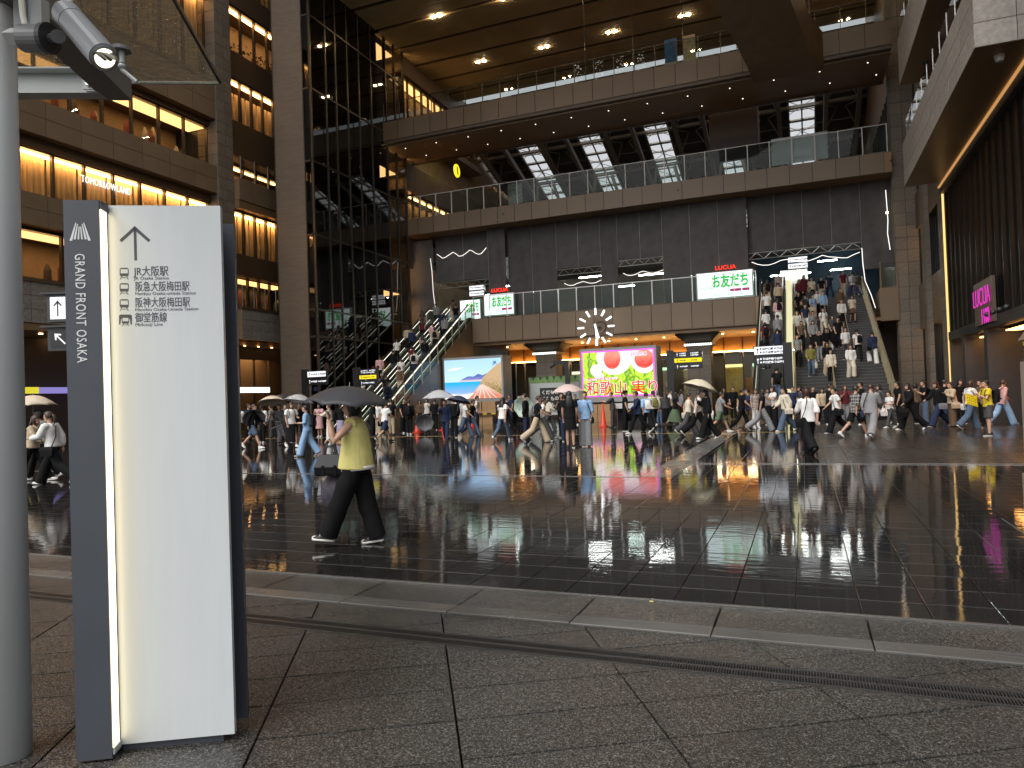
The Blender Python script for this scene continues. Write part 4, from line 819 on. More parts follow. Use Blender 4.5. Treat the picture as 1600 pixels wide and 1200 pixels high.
# ================================================================ props under the screens
mat('cardboard',(.36,.22,.11),.8,var=.15,noise=(6,.1)); mat('cone_red',(.62,.05,.02),.45,var=.05)
def crate(x,y,z,sx,sy,sz,label):
    c=thing('cardboard_box',label,'box',(x,y,z),rnd.uniform(-.05,.05),'cardboard boxes stacked by the screens'); MB().box(-sx/2,-sy/2,0,sx/2,sy/2,sz-.004).build('carton','cardboard',c); MB().box(-sx/2-.002,-.03,sz*.6,sx/2+.002,.03,sz).build('tape',mat('tape',(.5,.4,.25),.3),c)
for i in range(3):
    for j in range(3): crate(-19.9+i*.95,40.9,j*.46,.9,.7,.455,'brown cardboard box in the stack below the seaside screen')
for i in range(2):
    for j in range(2): crate(-11.6+i*.95,40.9,j*.5,.9,.7,.495,'brown cardboard box in the stack below the peach screen')
bar=thing('barrier_bar','yellow and black striped bar laid across cardboard boxes','barrier',(-18.9,40.4,.62))
for k in range(10): MB().box(-1.4+k*.28,-.03,-.05,-1.4+(k+1)*.28-.001,.03,.05).build('stripe',(glow and (mat('bar_yellow',(.6,.42,.02),.5) if k%2 else MAT['black'])),bar)
for k in (-1.3,1.3): MB().box(k-.03,-.2,-.62,k+.03,.2,-.05).build('foot','black',bar)
def cone(px,py,label,h=.78):
    p=at(px,py,'Z',0); c=thing('traffic_cone',label,'traffic cone',(p.x,p.y,0)); MB().path([(0,0,.03),(0,0,.06),(0,0,h)],[.17,.15,.03],14).build('cone','cone_red',c,True); MB().box(-.21,-.21,0,.21,.21,.032).build('base','cone_red',c)
cone(943,667,'tall red traffic cone standing before the peach screen',1.15); cone(737,668,'red traffic cone between people below the seaside screen',.75); cone(694,672,'red traffic cone behind the walker with the clear umbrella',.7); cone(652,676,'red traffic cone beside a grey umbrella near the escalator',.6)
# market stall board, menu board, table
p=at(868,655,'Z',0); ms=thing('market_stall','white fabric stall back with green leafy top band by the screens','stall',(p.x,p.y,0))
W=at(908,640,'Y',p.y).x-at(829,640,'Y',p.y).x; zt=at(868,588,'Y',p.y).z
MB().box(-W/2,0,.3,W/2,.05,zt-.42).build('fabric',mat('stall_white',(.62,.66,.64),.7,bump=(3,.2,.03)),ms); MB().box(-W/2,-.01,zt-.42,W/2,.05,zt).build('leaf_band',mat('leaf_band',(.22,.36,.12),.6,noise=(4,.5)),ms)
for i in range(7): MB().prism([(-.12,.12),(.12,.12),(0,-.16)],(-W/2+.3+i*W/7.2,-.014,zt-.12),X1,Z1,.003).build('leaf_print',mat('leaf_print',(.03,.10,.05),.6),ms)
for k in (-1,1): MB().box(k*W/2-.04,0,0,k*W/2+.04,.06,zt).build('pole','alu',ms)
p=at(862,662,'Z',0); mn=thing('menu_board','black menu board with white chalk lettering beside the stall','board',(p.x,p.y,0)); MB().box(-.65,0,.75,.65,.04,2.05).build('board','black',mn)
for k in range(3): text('くだもの',.26,(-.55,-.004,1.7-.36*k),X1,Z1,mn,'white_paint',ext=.002,bold=.004)
for k in (-.5,.5): MB().box(k-.03,.02,0,k+.03,.3,.75).build('leg','black',mn)
p=at(1100-145,657,'Z',0); tb=thing('folding_table','white folding table with stacked trays below the peach screen','table',(p.x+1.2,p.y,0)); MB().box(-1.0,-.35,.7,1.0,.35,.75).build('top','white_paint',tb); MB().box(-.95,-.3,.76,.95,.3,1.0).build('tray',mat('tray',(.6,.62,.62),.5),tb)
for x in (-.9,.9):
    for y in (-.3,.3): MB().box(x-.02,y-.02,0,x+.02,y+.02,.7).build('leg','steel',tb)
for px,lab in ((806,'black gantry pole with camera arm beside the seaside screen'),(889,'black gantry pole with camera arm beside the peach screen'),(1034,'black gantry pole with camera arm behind the peach screen edge')):
    p=at(px,650,'Y',44.5); c=thing('gantry_pole',lab,'pole',(p.x,44.5,0)); MB().box(-.13,-.13,0,.13,.13,3.86).build('mast','dir_black',c); MB().box(-.9,-.15,3.6,.15,.15,3.85).build('arm','dir_black',c); MB().path([(-.8,-.1,3.6),(-1.0,-.4,3.4)],.08,8).build('camera','charcoal',c)
# ================================================================ near right: stone pedestal lamp
PD=thing('stone_pedestal','rough pinkish stone pedestal topped with a small glass lantern','pedestal',(1.93,6.45,0))
mat('pink_granite',(.34,.275,.225),.7,noise=(60,.25),bump=(90,.6,.004))
MB().box(-.32,-.33,0,.5,.5,.86).build('block','pink_granite',PD); MB().box(-.30,-.31,.868,.5,.5,1.76).build('block','pink_granite',PD); MB().box(-.29,-.3,.858,.48,.48,.87).build('joint','joint',PD)
MB().box(-.29,-.3,1.765,.5,.5,1.785).build('base_plate','black',PD); MB().box(-.28,-.29,1.79,.48,.48,1.92).build('lantern_glass','glass_green',PD)
MB().box(-.2,-.2,1.79,.4,.4,1.85).build('lantern_card','dir_yellow',PD); MB().box(-.2,-.2,1.855,.4,.4,1.915).build('lantern_card',mat('card_grey',(.5,.5,.55),.4),PD)
MB().loft([[(-.31,-.32,1.93),(.5,-.32,1.93),(.5,.5,1.93),(-.31,.5,1.93)],[(-.2,-.22,2.12),(.4,-.22,2.12),(.4,.4,2.12),(-.2,.4,2.12)]]).build('hood','tan',PD); MB().box(-.2,-.35,2.05,.2,.2,2.2).build('fixture','black',PD)
# ================================================================ near left: column, canopy, spotlight
mat('col_grey',(.80,.82,.82),.35,metal=.0,noise=(2,.04),bump=(120,.05,.002)); mat('steel_lt',(.46,.48,.47),.35,noise=(4,.05)); mat('steel_dk',(.15,.15,.15),.4,noise=(4,.08))
cl=MB().path([(0,0,0),(0,0,6)],.105,40).build('canopy_column','col_grey',None,True); cl.location=(-3.567,2.270,0); tag(cl,'pale grey round steel column holding the glass canopy','column')
for p_ in cl.data.polygons: p_.use_smooth=len(p_.vertices)==4
CN=thing('glass_canopy','rain spattered glass canopy on grey steel brackets fixed to the round column','canopy',(-3.715,2.2,0))
def cn(name,mb,m,sm=False): o=mb.build(name,m,CN,sm); o.location=-V(CN.location); return o
m=bpy.data.materials.new('rain_glass'); m.use_nodes=True; MAT['rain_glass']=m; t=m.node_tree; N=t.nodes; L=t.links; N.clear()
b=N.new('ShaderNodeBsdfRefraction'); b.inputs['Color'].default_value=(.62,.60,.5,1); b.inputs['IOR'].default_value=1.25; b.inputs['Roughness'].default_value=.02
tr=N.new('ShaderNodeBsdfTransparent'); tr.inputs[0].default_value=(.8,.8,.74,1); gl=N.new('ShaderNodeBsdfGlossy'); gl.inputs['Roughness'].default_value=.08; gl.inputs[0].default_value=(.8,.8,.75,1)
m1=N.new('ShaderNodeMixShader'); m1.inputs[0].default_value=.35; m2=N.new('ShaderNodeMixShader'); m2.inputs[0].default_value=.12; om=N.new('ShaderNodeOutputMaterial')
L.new(tr.outputs[0],m1.inputs[1]); L.new(b.outputs[0],m1.inputs[2]); L.new(m1.outputs[0],m2.inputs[1]); L.new(gl.outputs[0],m2.inputs[2]); L.new(m2.outputs[0],om.inputs[0])
tc=N.new('ShaderNodeNewGeometry'); n1=N.new('ShaderNodeTexNoise'); n1.inputs['Scale'].default_value=16; n1.inputs['Detail'].default_value=6; vo=N.new('ShaderNodeTexVoronoi'); vo.inputs['Scale'].default_value=30
ad=N.new('ShaderNodeMath'); ad.operation='MULTIPLY_ADD'; ad.inputs[1].default_value=.35; L.new(tc.outputs['Position'],n1.inputs['Vector']); L.new(tc.outputs['Position'],vo.inputs['Vector']); L.new(vo.outputs['Distance'],ad.inputs[0]); L.new(n1.outputs['Fac'],ad.inputs[2])
bp=N.new('ShaderNodeBump'); bp.inputs['Strength'].default_value=1; bp.inputs['Distance'].default_value=.09; L.new(ad.outputs[0],bp.inputs['Height']); L.new(bp.outputs[0],b.inputs['Normal']); L.new(bp.outputs[0],gl.inputs['Normal'])
GZ=4.25
q0,q1,q2=at(213,130,'Z',GZ),at(342,131,'Z',GZ),at(268,0,'Z',GZ); ed=(q2-q1).normalized(); fw=(q0-q1).normalized()
cn('glass_pane',MB().obox(q1,fw*2.3,ed*1.9,V((0,0,.016))),'rain_glass'); cn('gasket',MB().obox(q1-fw*.022,fw*.02,ed*1.9,V((0,0,.03))),'black')
cn('edge_trim',MB().obox(q1-ed*.02,fw*2.3,ed*.018,V((0,0,.02))),'steel_lt')
cp=V((-3.715,2.2,0))
# channel from the column and the diagonal flat beam
b0,b1=at(24,110,'Z',3.75),at(160,110,'Z',3.75); du=(b1-b0); du.z=0; dn=du.normalized(); pn=V((-dn.y,dn.x,0))
zt,zb=atd(90,108,b0.y*math.cos(YAW)-b0.x*math.sin(YAW)).z,atd(90,146,b0.y*math.cos(YAW)-b0.x*math.sin(YAW)).z
cn('channel_web',MB().obox(V((b0.x,b0.y,zb))-dn*.2,dn*(du.length+.2),pn*.012,V((0,0,zt-zb))),'steel_lt'); cn('channel_flange',MB().obox(V((b0.x,b0.y,zt))-dn*.2-pn*.07,dn*(du.length+.2),pn*.08,V((0,0,.01))),'steel_lt'); cn('channel_flange',MB().obox(V((b0.x,b0.y,zb-.01))-dn*.2-pn*.09,dn*(du.length+.22),pn*.10,V((0,0,.01))),'steel_lt')
dv=V((b1.x,b1.y,0)); bd=at(206,156,'Z',zb); be=at(62,10,'Z',zb); bdir=(be-bd).normalized(); bside=V((-bdir.y,bdir.x,0))
cn('beam',MB().obox(V((bd.x,bd.y,zb-.005)),bdir*2.6,bside*-.16,V((0,0,.2))),'steel_dk')
bp_=atd(140,133,b0.y*math.cos(YAW)-b0.x*math.sin(YAW)-.03); 
cn('bolt_plate',MB().obox(V((bp_.x,bp_.y,bp_.z-.03))-dn*.035-pn*.012,dn*.07,pn*.01,V((0,0,.06))),'steel_lt'); cn('bolt',MB().path([bp_-pn*.03,bp_+pn*.01],.014,6),'chrome')
f0=atd(190,80,3.6); cn('glass_fixing',MB().path([f0+V((0,0,.0)),f0+V((0,0,.018))],.045,16),'steel_dk'); cn('fixing_stem',MB().path([f0,f0-V((0,0,.06))],.014,10),'steel_lt'); cn('fixing_nut',MB().ell(f0-V((0,0,.075)),(.02,.02,.014),8,6),'steel_lt')
cn('fixing_stem',MB().path([atd(190,108,3.6),atd(214,128,3.6)],.010,6),'steel_lt')
j=atd(44,18,3.3); cn('junction_box',MB().obox(j-U*.05-V((0,0,.06)),U*.11,nb*.06,V((0,0,.13))),'steel_lt'); cn('junction_cover',MB().obox(j-U*.06-V((0,0,.075))-nb*.012,U*.06,nb*.01,V((0,0,.15))),'steel_dk')
SP=thing('spotlight','lit grey cylindrical spotlight on a swivel bracket clamped to the column','spotlight',(*atd(60,60,3.0),)); sp0=V(SP.location)
def spb(name,pts,r,m,n=20,sm=True): o=MB().path([V(p)-sp0 for p in pts],r,n).build(name,m,SP,False); return o
a,b_=atd(104,22,2.96),atd(163,90,2.76); ax=(b_-a).normalized(); mat('lamp_grey',(.20,.205,.21),.35,metal=.5)
spb('lamp_body',[a-ax*.02,a,a+ax*.085],[.042,.055,.055],'lamp_grey'); spb('lamp_body',[a+ax*.088,b_,b_+ax*.0],[.054,.054,.048],'lamp_grey'); spb('lens',[b_+ax*.004,b_+ax*.009],.036,'lamp_spot',20); spb('bezel',[b_-ax*.002,b_+ax*.006],[.053,.044],'lamp_grey')
h0,h1=atd(38,60,3.02),atd(76,60,3.0); spb('housing',[h0,h1],.056,'steel_dk',24); spb('housing_rim',[h1-(h1-h0)*.12,h1+(h1-h0)*.06],.062,'charcoal',24); spb('arm',[h1,atd(96,58,2.97)],.018,'lamp_grey',12); spb('pivot',[atd(90,57,2.92),atd(92,57,3.02)],.026,'lamp_grey',16)
spb('clamp_block',[atd(14,57,3.05),atd(37,57,3.03)],.036,'steel_lt',4); spb('cable',[atd(40,42,3.0),atd(36,25,3.02),atd(33,-6,3.05)],.012,mat('cable',(.6,.56,.48),.6),8); spb('cable',[atd(106,12,2.96),atd(109,-8,2.98)],.016,'cable',8)
lg=bpy.data.lights.new('spot_beam','SPOT'); lg.energy=14; lg.color=(1,.85,.66); lg.spot_size=R(50); lg.spot_blend=.6; lg.shadow_soft_size=.03; lo=bpy.data.objects.new('spot_beam',lg); COL.objects.link(lo); lo.location=b_+ax*.02; lo.rotation_euler=(-ax).to_track_quat('Z','Y').to_euler()
# ================================================================ totem sign
TS=thing('totem_sign','tall white and charcoal wayfinding totem with lit edge and station names','sign',(-3.155,2.315,0),R(30))
mat('totem_dark',(.055,.062,.075),.38,noise=(3,.12),bump=(40,.03,.002)); mat('totem_white',(.60,.635,.65),.28,noise=(5,.03,(4,4,.4)),coat=.3); mat('print_dark',(.06,.065,.075),.5); mat('print_white',(.72,.73,.72),.4); glow('slot_light',(1,.84,.55),3.6)
ZT_=2.605
MB().box(0,0,.015,.155,.34,ZT_).build('end_post','totem_dark',TS)
MB().box(.1552,.010,.06,.158,.078,ZT_-.04).build('light_slot','slot_light',TS); MB().box(.1552,.006,.03,.163,.088,.06).build('slot_cap','steel_lt',TS); MB().box(.1552,.004,ZT_-.04,.163,.088,ZT_-.002).build('slot_cap','totem_dark',TS)
MB().box(.157,.092,.035,.675,.13,ZT_+.0).build('white_panel','totem_white',TS)
MB().box(.16,.11,.0,.62,.24,.034).build('plinth','totem_dark',TS); MB().box(.157,.132,.034,.60,.27,ZT_-.05).build('core','totem_dark',TS); MB().box(.157,.275,.03,.695,.315,ZT_-.045).build('back_panel','totem_dark',TS)
# lettering on the charcoal post: runs downwards
def onpost(px,py): 
    o=V((0,0,H)); d=ray(px,py); Rm=MX.Rotation(-R(30),3,'Z'); o=Rm@(o-V(TS.location)); d=Rm@d; t=(-.001-o.y)/d.y; return o+d*t
def onpanel(px,py):
    o=V((0,0,H)); d=ray(px,py); Rm=MX.Rotation(-R(30),3,'Z'); o=Rm@(o-V(TS.location)); d=Rm@d; t=(.0915-o.y)/d.y; return o+d*t
a,b_=onpost(117,396),onpost(123,566)
tx=text('GRAND FRONT OSAKA',.062,(a.x+.0,-.0015,a.z),-Z1,X1,TS,'print_white',name='post_lettering',ext=.0006,bold=.0002,sx=1.0,gap=1.12)
ln=max(v.co.z for v in tx.data.vertices)-min(v.co.z for v in tx.data.vertices); kz=(a.z-b_.z)/ln
for v in tx.data.vertices: v.co.z=a.z-(a.z-v.co.z)*kz
c=onpost(125,362); 
for k in range(6):
    s=(k-2.5)/2.5; w_=.006; xb=s*.040; xt=s*.017; hb=-.042; ht=.042-(.018 if k in (2,3) else (.006 if k in(1,4) else 0)); 
    MB().prism([(xb-w_*(.5+.5*abs(s)),hb+(.006 if 0<k<5 else 0)),(xb+w_*(.5+.5*abs(s)),hb+(.006 if 0<k<5 else 0)),(xt+w_*.32,ht),(xt-w_*.32,ht)],(c.x,-.0006,c.z),X1,Z1,.0008).build('emblem','print_white',TS)
def pp(pts,name='print'):
    P=[onpanel(*q) for q in pts]; return MB().prism([(p.x,p.z) for p in P],(0,.0918,0),X1,Z1,.0006).build(name,'print_dark',TS)
pp([(208.5,357),(213,357),(214,407),(210,407)],'arrow'); pp([(210.5,353),(213,357.5),(190,378.5),(186.5,375)],'arrow'); pp([(210.5,353),(208,357.5),(232,378.5),(235,375)],'arrow')
for y,jp,en,wj,we in ((431,'JR大阪駅','JR Osaka Station',263,264),(455,'阪急大阪梅田駅','Hankyu Osaka-umeda Station',296,306),(480,'阪神大阪梅田駅','Hanshin Osaka-Umeda Station',297,310),(503.5,'御堂筋線','Midosuji Line',261,254)):
    x0=209.5 if y<440 else 211
    for s,yy,sz,xe in ((jp,y-1,.052,wj),(en,y+6.2,.0215,we)):
        p0,p1=onpanel(x0,yy),onpanel(xe,yy); tx=text(s,sz,(p0.x,.0912,p0.z),X1,Z1,TS,'print_dark',ext=.0005,bold=.0002 if s==jp else -.0001); w0=max(v.co.x for v in tx.data.vertices)-p0.x
        for v in tx.data.vertices: v.co.x=p0.x+(v.co.x-p0.x)*(p1.x-p0.x)/w0
    # train pictogram
    cx,cy=194,y-4.5; sub=y>500; k=.8 if sub else 1.0; cy=cy+(2.5 if sub else 0)
    if sub: pp([(186,507),(186,493),(188,491.5),(204,491.5),(206,493),(206,507),(204,507),(203,499),(199.5,495),(192.5,495),(189,499),(188,507)]); cx=196
    pp([(cx-7*k,cy-6*k),(cx-5*k,cy-8*k),(cx+5*k,cy-8*k),(cx+7*k,cy-6*k)]); pp([(cx-7*k,cy-6.4*k),(cx-5.8*k,cy-6.4*k),(cx-5.8*k,cy+2*k),(cx-7*k,cy+2*k)]); pp([(cx+5.8*k,cy-6.4*k),(cx+7*k,cy-6.4*k),(cx+7*k,cy+2*k),(cx+5.8*k,cy+2*k)])
    pp([(cx-7*k,cy+.6*k),(cx+7*k,cy+.6*k),(cx+6.4*k,cy+5*k),(cx-6.4*k,cy+5*k)]); pp([(cx-4*k,cy+5*k),(cx-2.6*k,cy+5*k),(cx-5.6*k,cy+10*k),(cx-7*k,cy+10*k)]); pp([(cx+2.6*k,cy+5*k),(cx+4*k,cy+5*k),(cx+7*k,cy+10*k),(cx+5.6*k,cy+10*k)]); pp([(cx-3*k,cy+7*k),(cx+3*k,cy+7*k),(cx+3*k,cy+8*k),(cx-3*k,cy+8*k)])
# ================================================================ people
mat('skin',(.50,.30,.205),.5,var=.12); mat('eye',(.02,.015,.012),.3); mat('lip',(.36,.13,.11),.5)
COLR={'white':(.74,.73,.70),'black':(.009,.009,.010),'navy':(.025,.035,.075),'grey':(.24,.24,.245),'dark grey':(.07,.07,.073),'light blue':(.28,.44,.66),'blue':(.07,.14,.28),'denim':(.085,.125,.19),'beige':(.50,.40,.28),'cream':(.66,.60,.48),'brown':(.13,.085,.055),'maroon':(.12,.022,.03),'pink':(.62,.38,.38),'yellow':(.62,.50,.04),'lemon':(.66,.60,.22),'green':(.12,.17,.10),'olive':(.20,.18,.05),'lavender':(.36,.33,.48),'purple':(.08,.05,.11),'pale green':(.50,.62,.50),'clear':(.7,.7,.72)}
for k,c in COLR.items(): mat('cloth_'+k,c,.85,spec=.15,noise=(9,.10),bump=(14,.6,.02,(1,1,.45)))
mat('cloth_striped',(.5,.46,.42),.85); m=MAT['cloth_striped']; N=m.node_tree.nodes; L=m.node_tree.links; tc=N.new('ShaderNodeTexCoord'); wv=N.new('ShaderNodeTexWave'); wv.bands_direction='Z'; wv.inputs['Scale'].default_value=5.2; cr=N.new('ShaderNodeValToRGB'); cr.color_ramp.interpolation='CONSTANT'; cr.color_ramp.elements[0].color=(.1,.03,.03,1); cr.color_ramp.elements[1].position=.5; cr.color_ramp.elements[1].color=(.55,.48,.42,1)
L.new(tc.outputs['Object'],wv.inputs['Vector']); L.new(wv.outputs['Fac'],cr.inputs[0]); L.new(cr.outputs[0],N['Principled BSDF'].inputs['Base Color'])
mat('cloth_plaid',(.03,.03,.03),.85); m=MAT['cloth_plaid']; N=m.node_tree.nodes; L=m.node_tree.links; tc=N.new('ShaderNodeTexCoord'); br=N.new('ShaderNodeTexBrick'); br.offset=0; br.inputs['Scale'].default_value=1; br.inputs['Brick Width'].default_value=.1; br.inputs['Row Height'].default_value=.1; br.inputs['Mortar Size'].default_value=.012
br.inputs['Color1'].default_value=(.02,.02,.022,1); br.inputs['Color2'].default_value=(.05,.05,.052,1); br.inputs['Mortar'].default_value=(.35,.34,.33,1); sx=N.new('ShaderNodeSeparateXYZ'); cb=N.new('ShaderNodeCombineXYZ'); ad=N.new('ShaderNodeMath'); L.new(tc.outputs['Object'],sx.inputs[0]); L.new(sx.outputs['X'],ad.inputs[0]); L.new(sx.outputs['Y'],ad.inputs[1]); L.new(ad.outputs[0],cb.inputs[0]); L.new(sx.outputs['Z'],cb.inputs[1]); L.new(cb.outputs[0],br.inputs['Vector']); L.new(br.outputs['Color'],N['Principled BSDF'].inputs['Base Color'])
HAIRC={'black':(.012,.010,.010),'brown':(.05,.028,.018),'auburn':(.045,.014,.012),'grey':(.2,.19,.18)}
for k,c in HAIRC.items(): mat('hair_'+k,c,.45,noise=(30,.3,(1,1,.1)))
mat('shoe_white',(.72,.72,.70),.6); mat('shoe_black',(.02,.02,.02),.5); mat('sole_white',(.75,.74,.70),.6); mat('bag_metal',(.5,.45,.35),.3,metal=.8)
def dirv(a,b=0,side=0): return V((side*math.sin(b),math.sin(a)*math.cos(b),-math.cos(a)*math.cos(b)))
POSE={ # thigh, knee for left/right; lean; arms: pitch, out, elbow for left/right
 'stand':dict(l=(3,4),r=(-3,3),lean=1,la=(4,9,14),ra=(2,9,18)),
 'phone':dict(l=(4,4),r=(-3,3),lean=3,la=(22,8,100),ra=(28,8,105)),
 'walk':dict(l=(24,6),r=(-20,26),lean=4,la=(-22,9,18),ra=(22,9,28)),
 'walk2':dict(l=(-22,24),r=(25,6),lean=4,la=(24,9,30),ra=(-20,9,16)),
 'stride':dict(l=(28,7),r=(-23,30),lean=6,la=(-26,10,22),ra=(26,10,40)),
 'stride2':dict(l=(-24,30),r=(28,7),lean=6,la=(25,10,60),ra=(-25,10,16)),
 'brolly':dict(l=(20,5),r=(-16,20),lean=3,la=(-8,9,16),ra=(30,14,118)),
 'brollystand':dict(l=(3,3),r=(-3,3),lean=1,la=(8,8,30),ra=(28,14,120)),
 'carry':dict(l=(18,4),r=(-14,18),lean=2,la=(6,12,85),ra=(2,9,16)),
 'down':dict(l=(26,30),r=(-4,12),lean=0,la=(-6,9,25),ra=(8,9,22)),
 'up':dict(l=(48,56),r=(-6,4),lean=9,la=(-10,9,22),ra=(14,9,35)),
 'point':dict(l=(4,3),r=(-3,3),lean=2,la=(55,10,45),ra=(50,6,60)),
}
class Rig: pass
def fk(P):
    g=Rig(); g.P=P; le=R(P['lean']); hip=V((0,0,.90))
    def up(x,z): return hip+V((x,math.sin(le)*z,math.cos(le)*z))
    g.up=up; g.hip=hip; g.legs=[]; g.arms=[]
    for s,k in ((-1,'l'),(1,'r')):
        a,b=R(P[k][0]),R(P[k][1]); h=hip+V((s*.085,0,0)); kn=h+dirv(a)*.42; an=kn+dirv(a-b)*.41; sh=a-b
        fp=min(0,sh+R(8))*1.0 if sh<-R(8) else max(0,sh-R(12))*.6
        g.legs.append((h,kn,an,fp))
    low=1e9
    for h,kn,an,fp in g.legs:
        c,s_=math.cos(fp),math.sin(fp)
        for y,z in ((-.06,-.075),(.17,-.075)): low=min(low,an.z+y*s_+z*c)
    dz=V((0,0,-low)); g.dz=dz
    g.hip=hip+dz; g.legs=[(h+dz,k+dz,a+dz,f) for h,k,a,f in g.legs]
    g.up=lambda x,z:up(x,z)+dz
    tw=P.get('twist',0)
    for s,k in ((-1,'la'),(1,'ra')):
        a,o,e=[R(q) for q in P[k]]; shd=g.up(s*.165,.47); el=shd+dirv(a,o,s)*.275; ins=R(P.get('in',14)); wr=el+dirv(a+e,-ins*math.sin(min(e,1.57)),s)*.24; d=(wr-el).normalized()
        g.arms.append((shd,el,wr,d,s))
    g.neck=g.up(0,.53); g.head=g.up(0,.665)+V((0,.025,0)); g.tilt=R(P.get('nod',0)); return g
def skin_mesh(mb,name,mats,voxel,smooth=5,slots=None):
    me=bpy.data.meshes.new('t'); me.from_pydata(mb.v,[],mb.f); o=bpy.data.objects.new('t',me)
    r=o.modifiers.new('r','REMESH'); r.mode='VOXEL'; r.voxel_size=voxel; r.use_smooth_shade=True
    s=o.modifiers.new('s','SMOOTH'); s.factor=.5; s.iterations=smooth
    out=baked(o); out.name=name; bpy.data.meshes.remove(me); out.materials.clear()
    for m in mats: out.materials.append(MAT[m])
    return out
def b_body(g,vox=.012):
    mb=MB(); u=g.up
    mb.path([u(0,-.03),u(0,.1),u(0,.22),u(0,.36),u(0,.46),u(0,.52)],[(.13,.09),(.13,.09),(.11,.08),(.135,.09),(.13,.075),(.05,.05)],14,up=(1,0,0))
    mb.path([u(0,.48),g.neck,g.head-V((0,.02,.04))],[.055,.05,.05],10)
    Rt=MX.Rotation(-g.tilt,3,'X'); hd=lambda x,y,z:g.head+Rt@V((x,y,z))
    mb.ell(hd(0,-.005,.015),(.073,.09,.098),16,12,Rt); mb.ell(hd(0,.018,-.055),(.054,.066,.062),12,8,Rt); mb.ell(hd(0,.086,-.018),(.013,.02,.026),8,6,Rt); mb.ell(hd(0,.072,-.062),(.024,.018,.014),8,6,Rt)
    for s in (-1,1): mb.ell(hd(s*.076,-.008,-.01),(.012,.022,.032),8,6,Rt)
    for sh,el,wr,d,s in g.arms:
        mb.path([sh,sh.lerp(el,.5),el,el.lerp(wr,.4),wr],[.047,.046,.038,.038,.026],10)
        sd=V((-s,0,0)); sd=(sd-d*sd.dot(d)).normalized(); nr=d.cross(sd); cu=g.P.get('curl',.5)
        mb.ell(wr+d*.045,(.036,.036,.02),10,8,MX((sd,d,nr)).transposed()); 
        bend=(nr*(1 if nr.y>0 or nr.z<0 else -1))
        for f in range(4):
            b=wr+d*.08+sd*(.027-.018*f); L_=(.062,.072,.068,.052)[f]; m1=b+d*(L_*.5)+bend*L_*.15; mb.path([b-d*.02,b,m1,m1+(d*(1-cu)+bend*cu).normalized()*L_*.5],[.0095,.009,.0085,.007],6)
        t=wr+d*.03+sd*.03; mb.path([t,t+(d*.6+sd*.7).normalized()*.035,t+(d*.9+sd*.35).normalized()*.062],[.012,.011,.008],6)
    for h,k,a,f in g.legs: mb.path([h,h.lerp(k,.5),k,k.lerp(a,.35),a,a-V((0,0,.03))],[.08,.068,.052,.052,.033,.033],12)
    me=skin_mesh(mb,'body',['skin','eye','lip'],vox,3)
    eyes=[hd(s*.03,.078,.008) for s in (-1,1)]; lp=hd(0,.088,-.062)
    for p in me.polygons:
        c=p.center
        if min((c-e).length for e in eyes)<.011: p.material_index=1
        elif abs((c-lp).z)<.007 and abs((c-lp).x)<.02 and (c-lp).length<.03: p.material_index=2
    return me
def torso_rings(g,ex,hem,flare=0,top=.515): 
    u=g.up; return [u(0,hem),u(0,hem+.02),u(0,.10),u(0,.22),u(0,.36),u(0,.46),u(0,top)],[(.155+ex+flare,.112+ex+flare),(.155+ex+flare,.112+ex+flare),(.148+ex,.108+ex),(.136+ex,.10+ex),(.152+ex,.106+ex),(.140+ex,.088+ex),(.068,.062)]
def b_top(g,kind):
    mb=MB(); ex={'tee':.012,'shirt':.02,'jacket':.03,'blouse':.03,'vest':.016,'tank':.012}[kind]; hem={'jacket':-.10,'shirt':-.07,'tee':-.03,'blouse':-.02,'vest':-.10,'tank':-.03}[kind]
    p,r=torso_rings(g,ex,hem,.012); mb.path(p,r,20,up=(1,0,0))
    for sh,el,wr,d,s in g.arms:
        if kind in('tee',): e=sh.lerp(el,.62); mb.path([sh-V((s*.05,0,-.005)),sh,e],[.066,.070,.078],12)
        elif kind in ('vest','tank'): pass
        elif kind=='shirt': mb.path([sh-V((s*.05,0,0)),sh,el,el.lerp(wr,.25)],[.066,.070,.066,.062],12)
        else:
            w=.012 if kind=='blouse' else .004; mb.path([sh-V((s*.05,0,0)),sh,el,el.lerp(wr,.55),el.lerp(wr,.93)],[.068,.072+w,.062+w*1.5,.056+w*1.5,.044],12)
    return skin_mesh(mb,'top',['cloth_white'],.014,4)
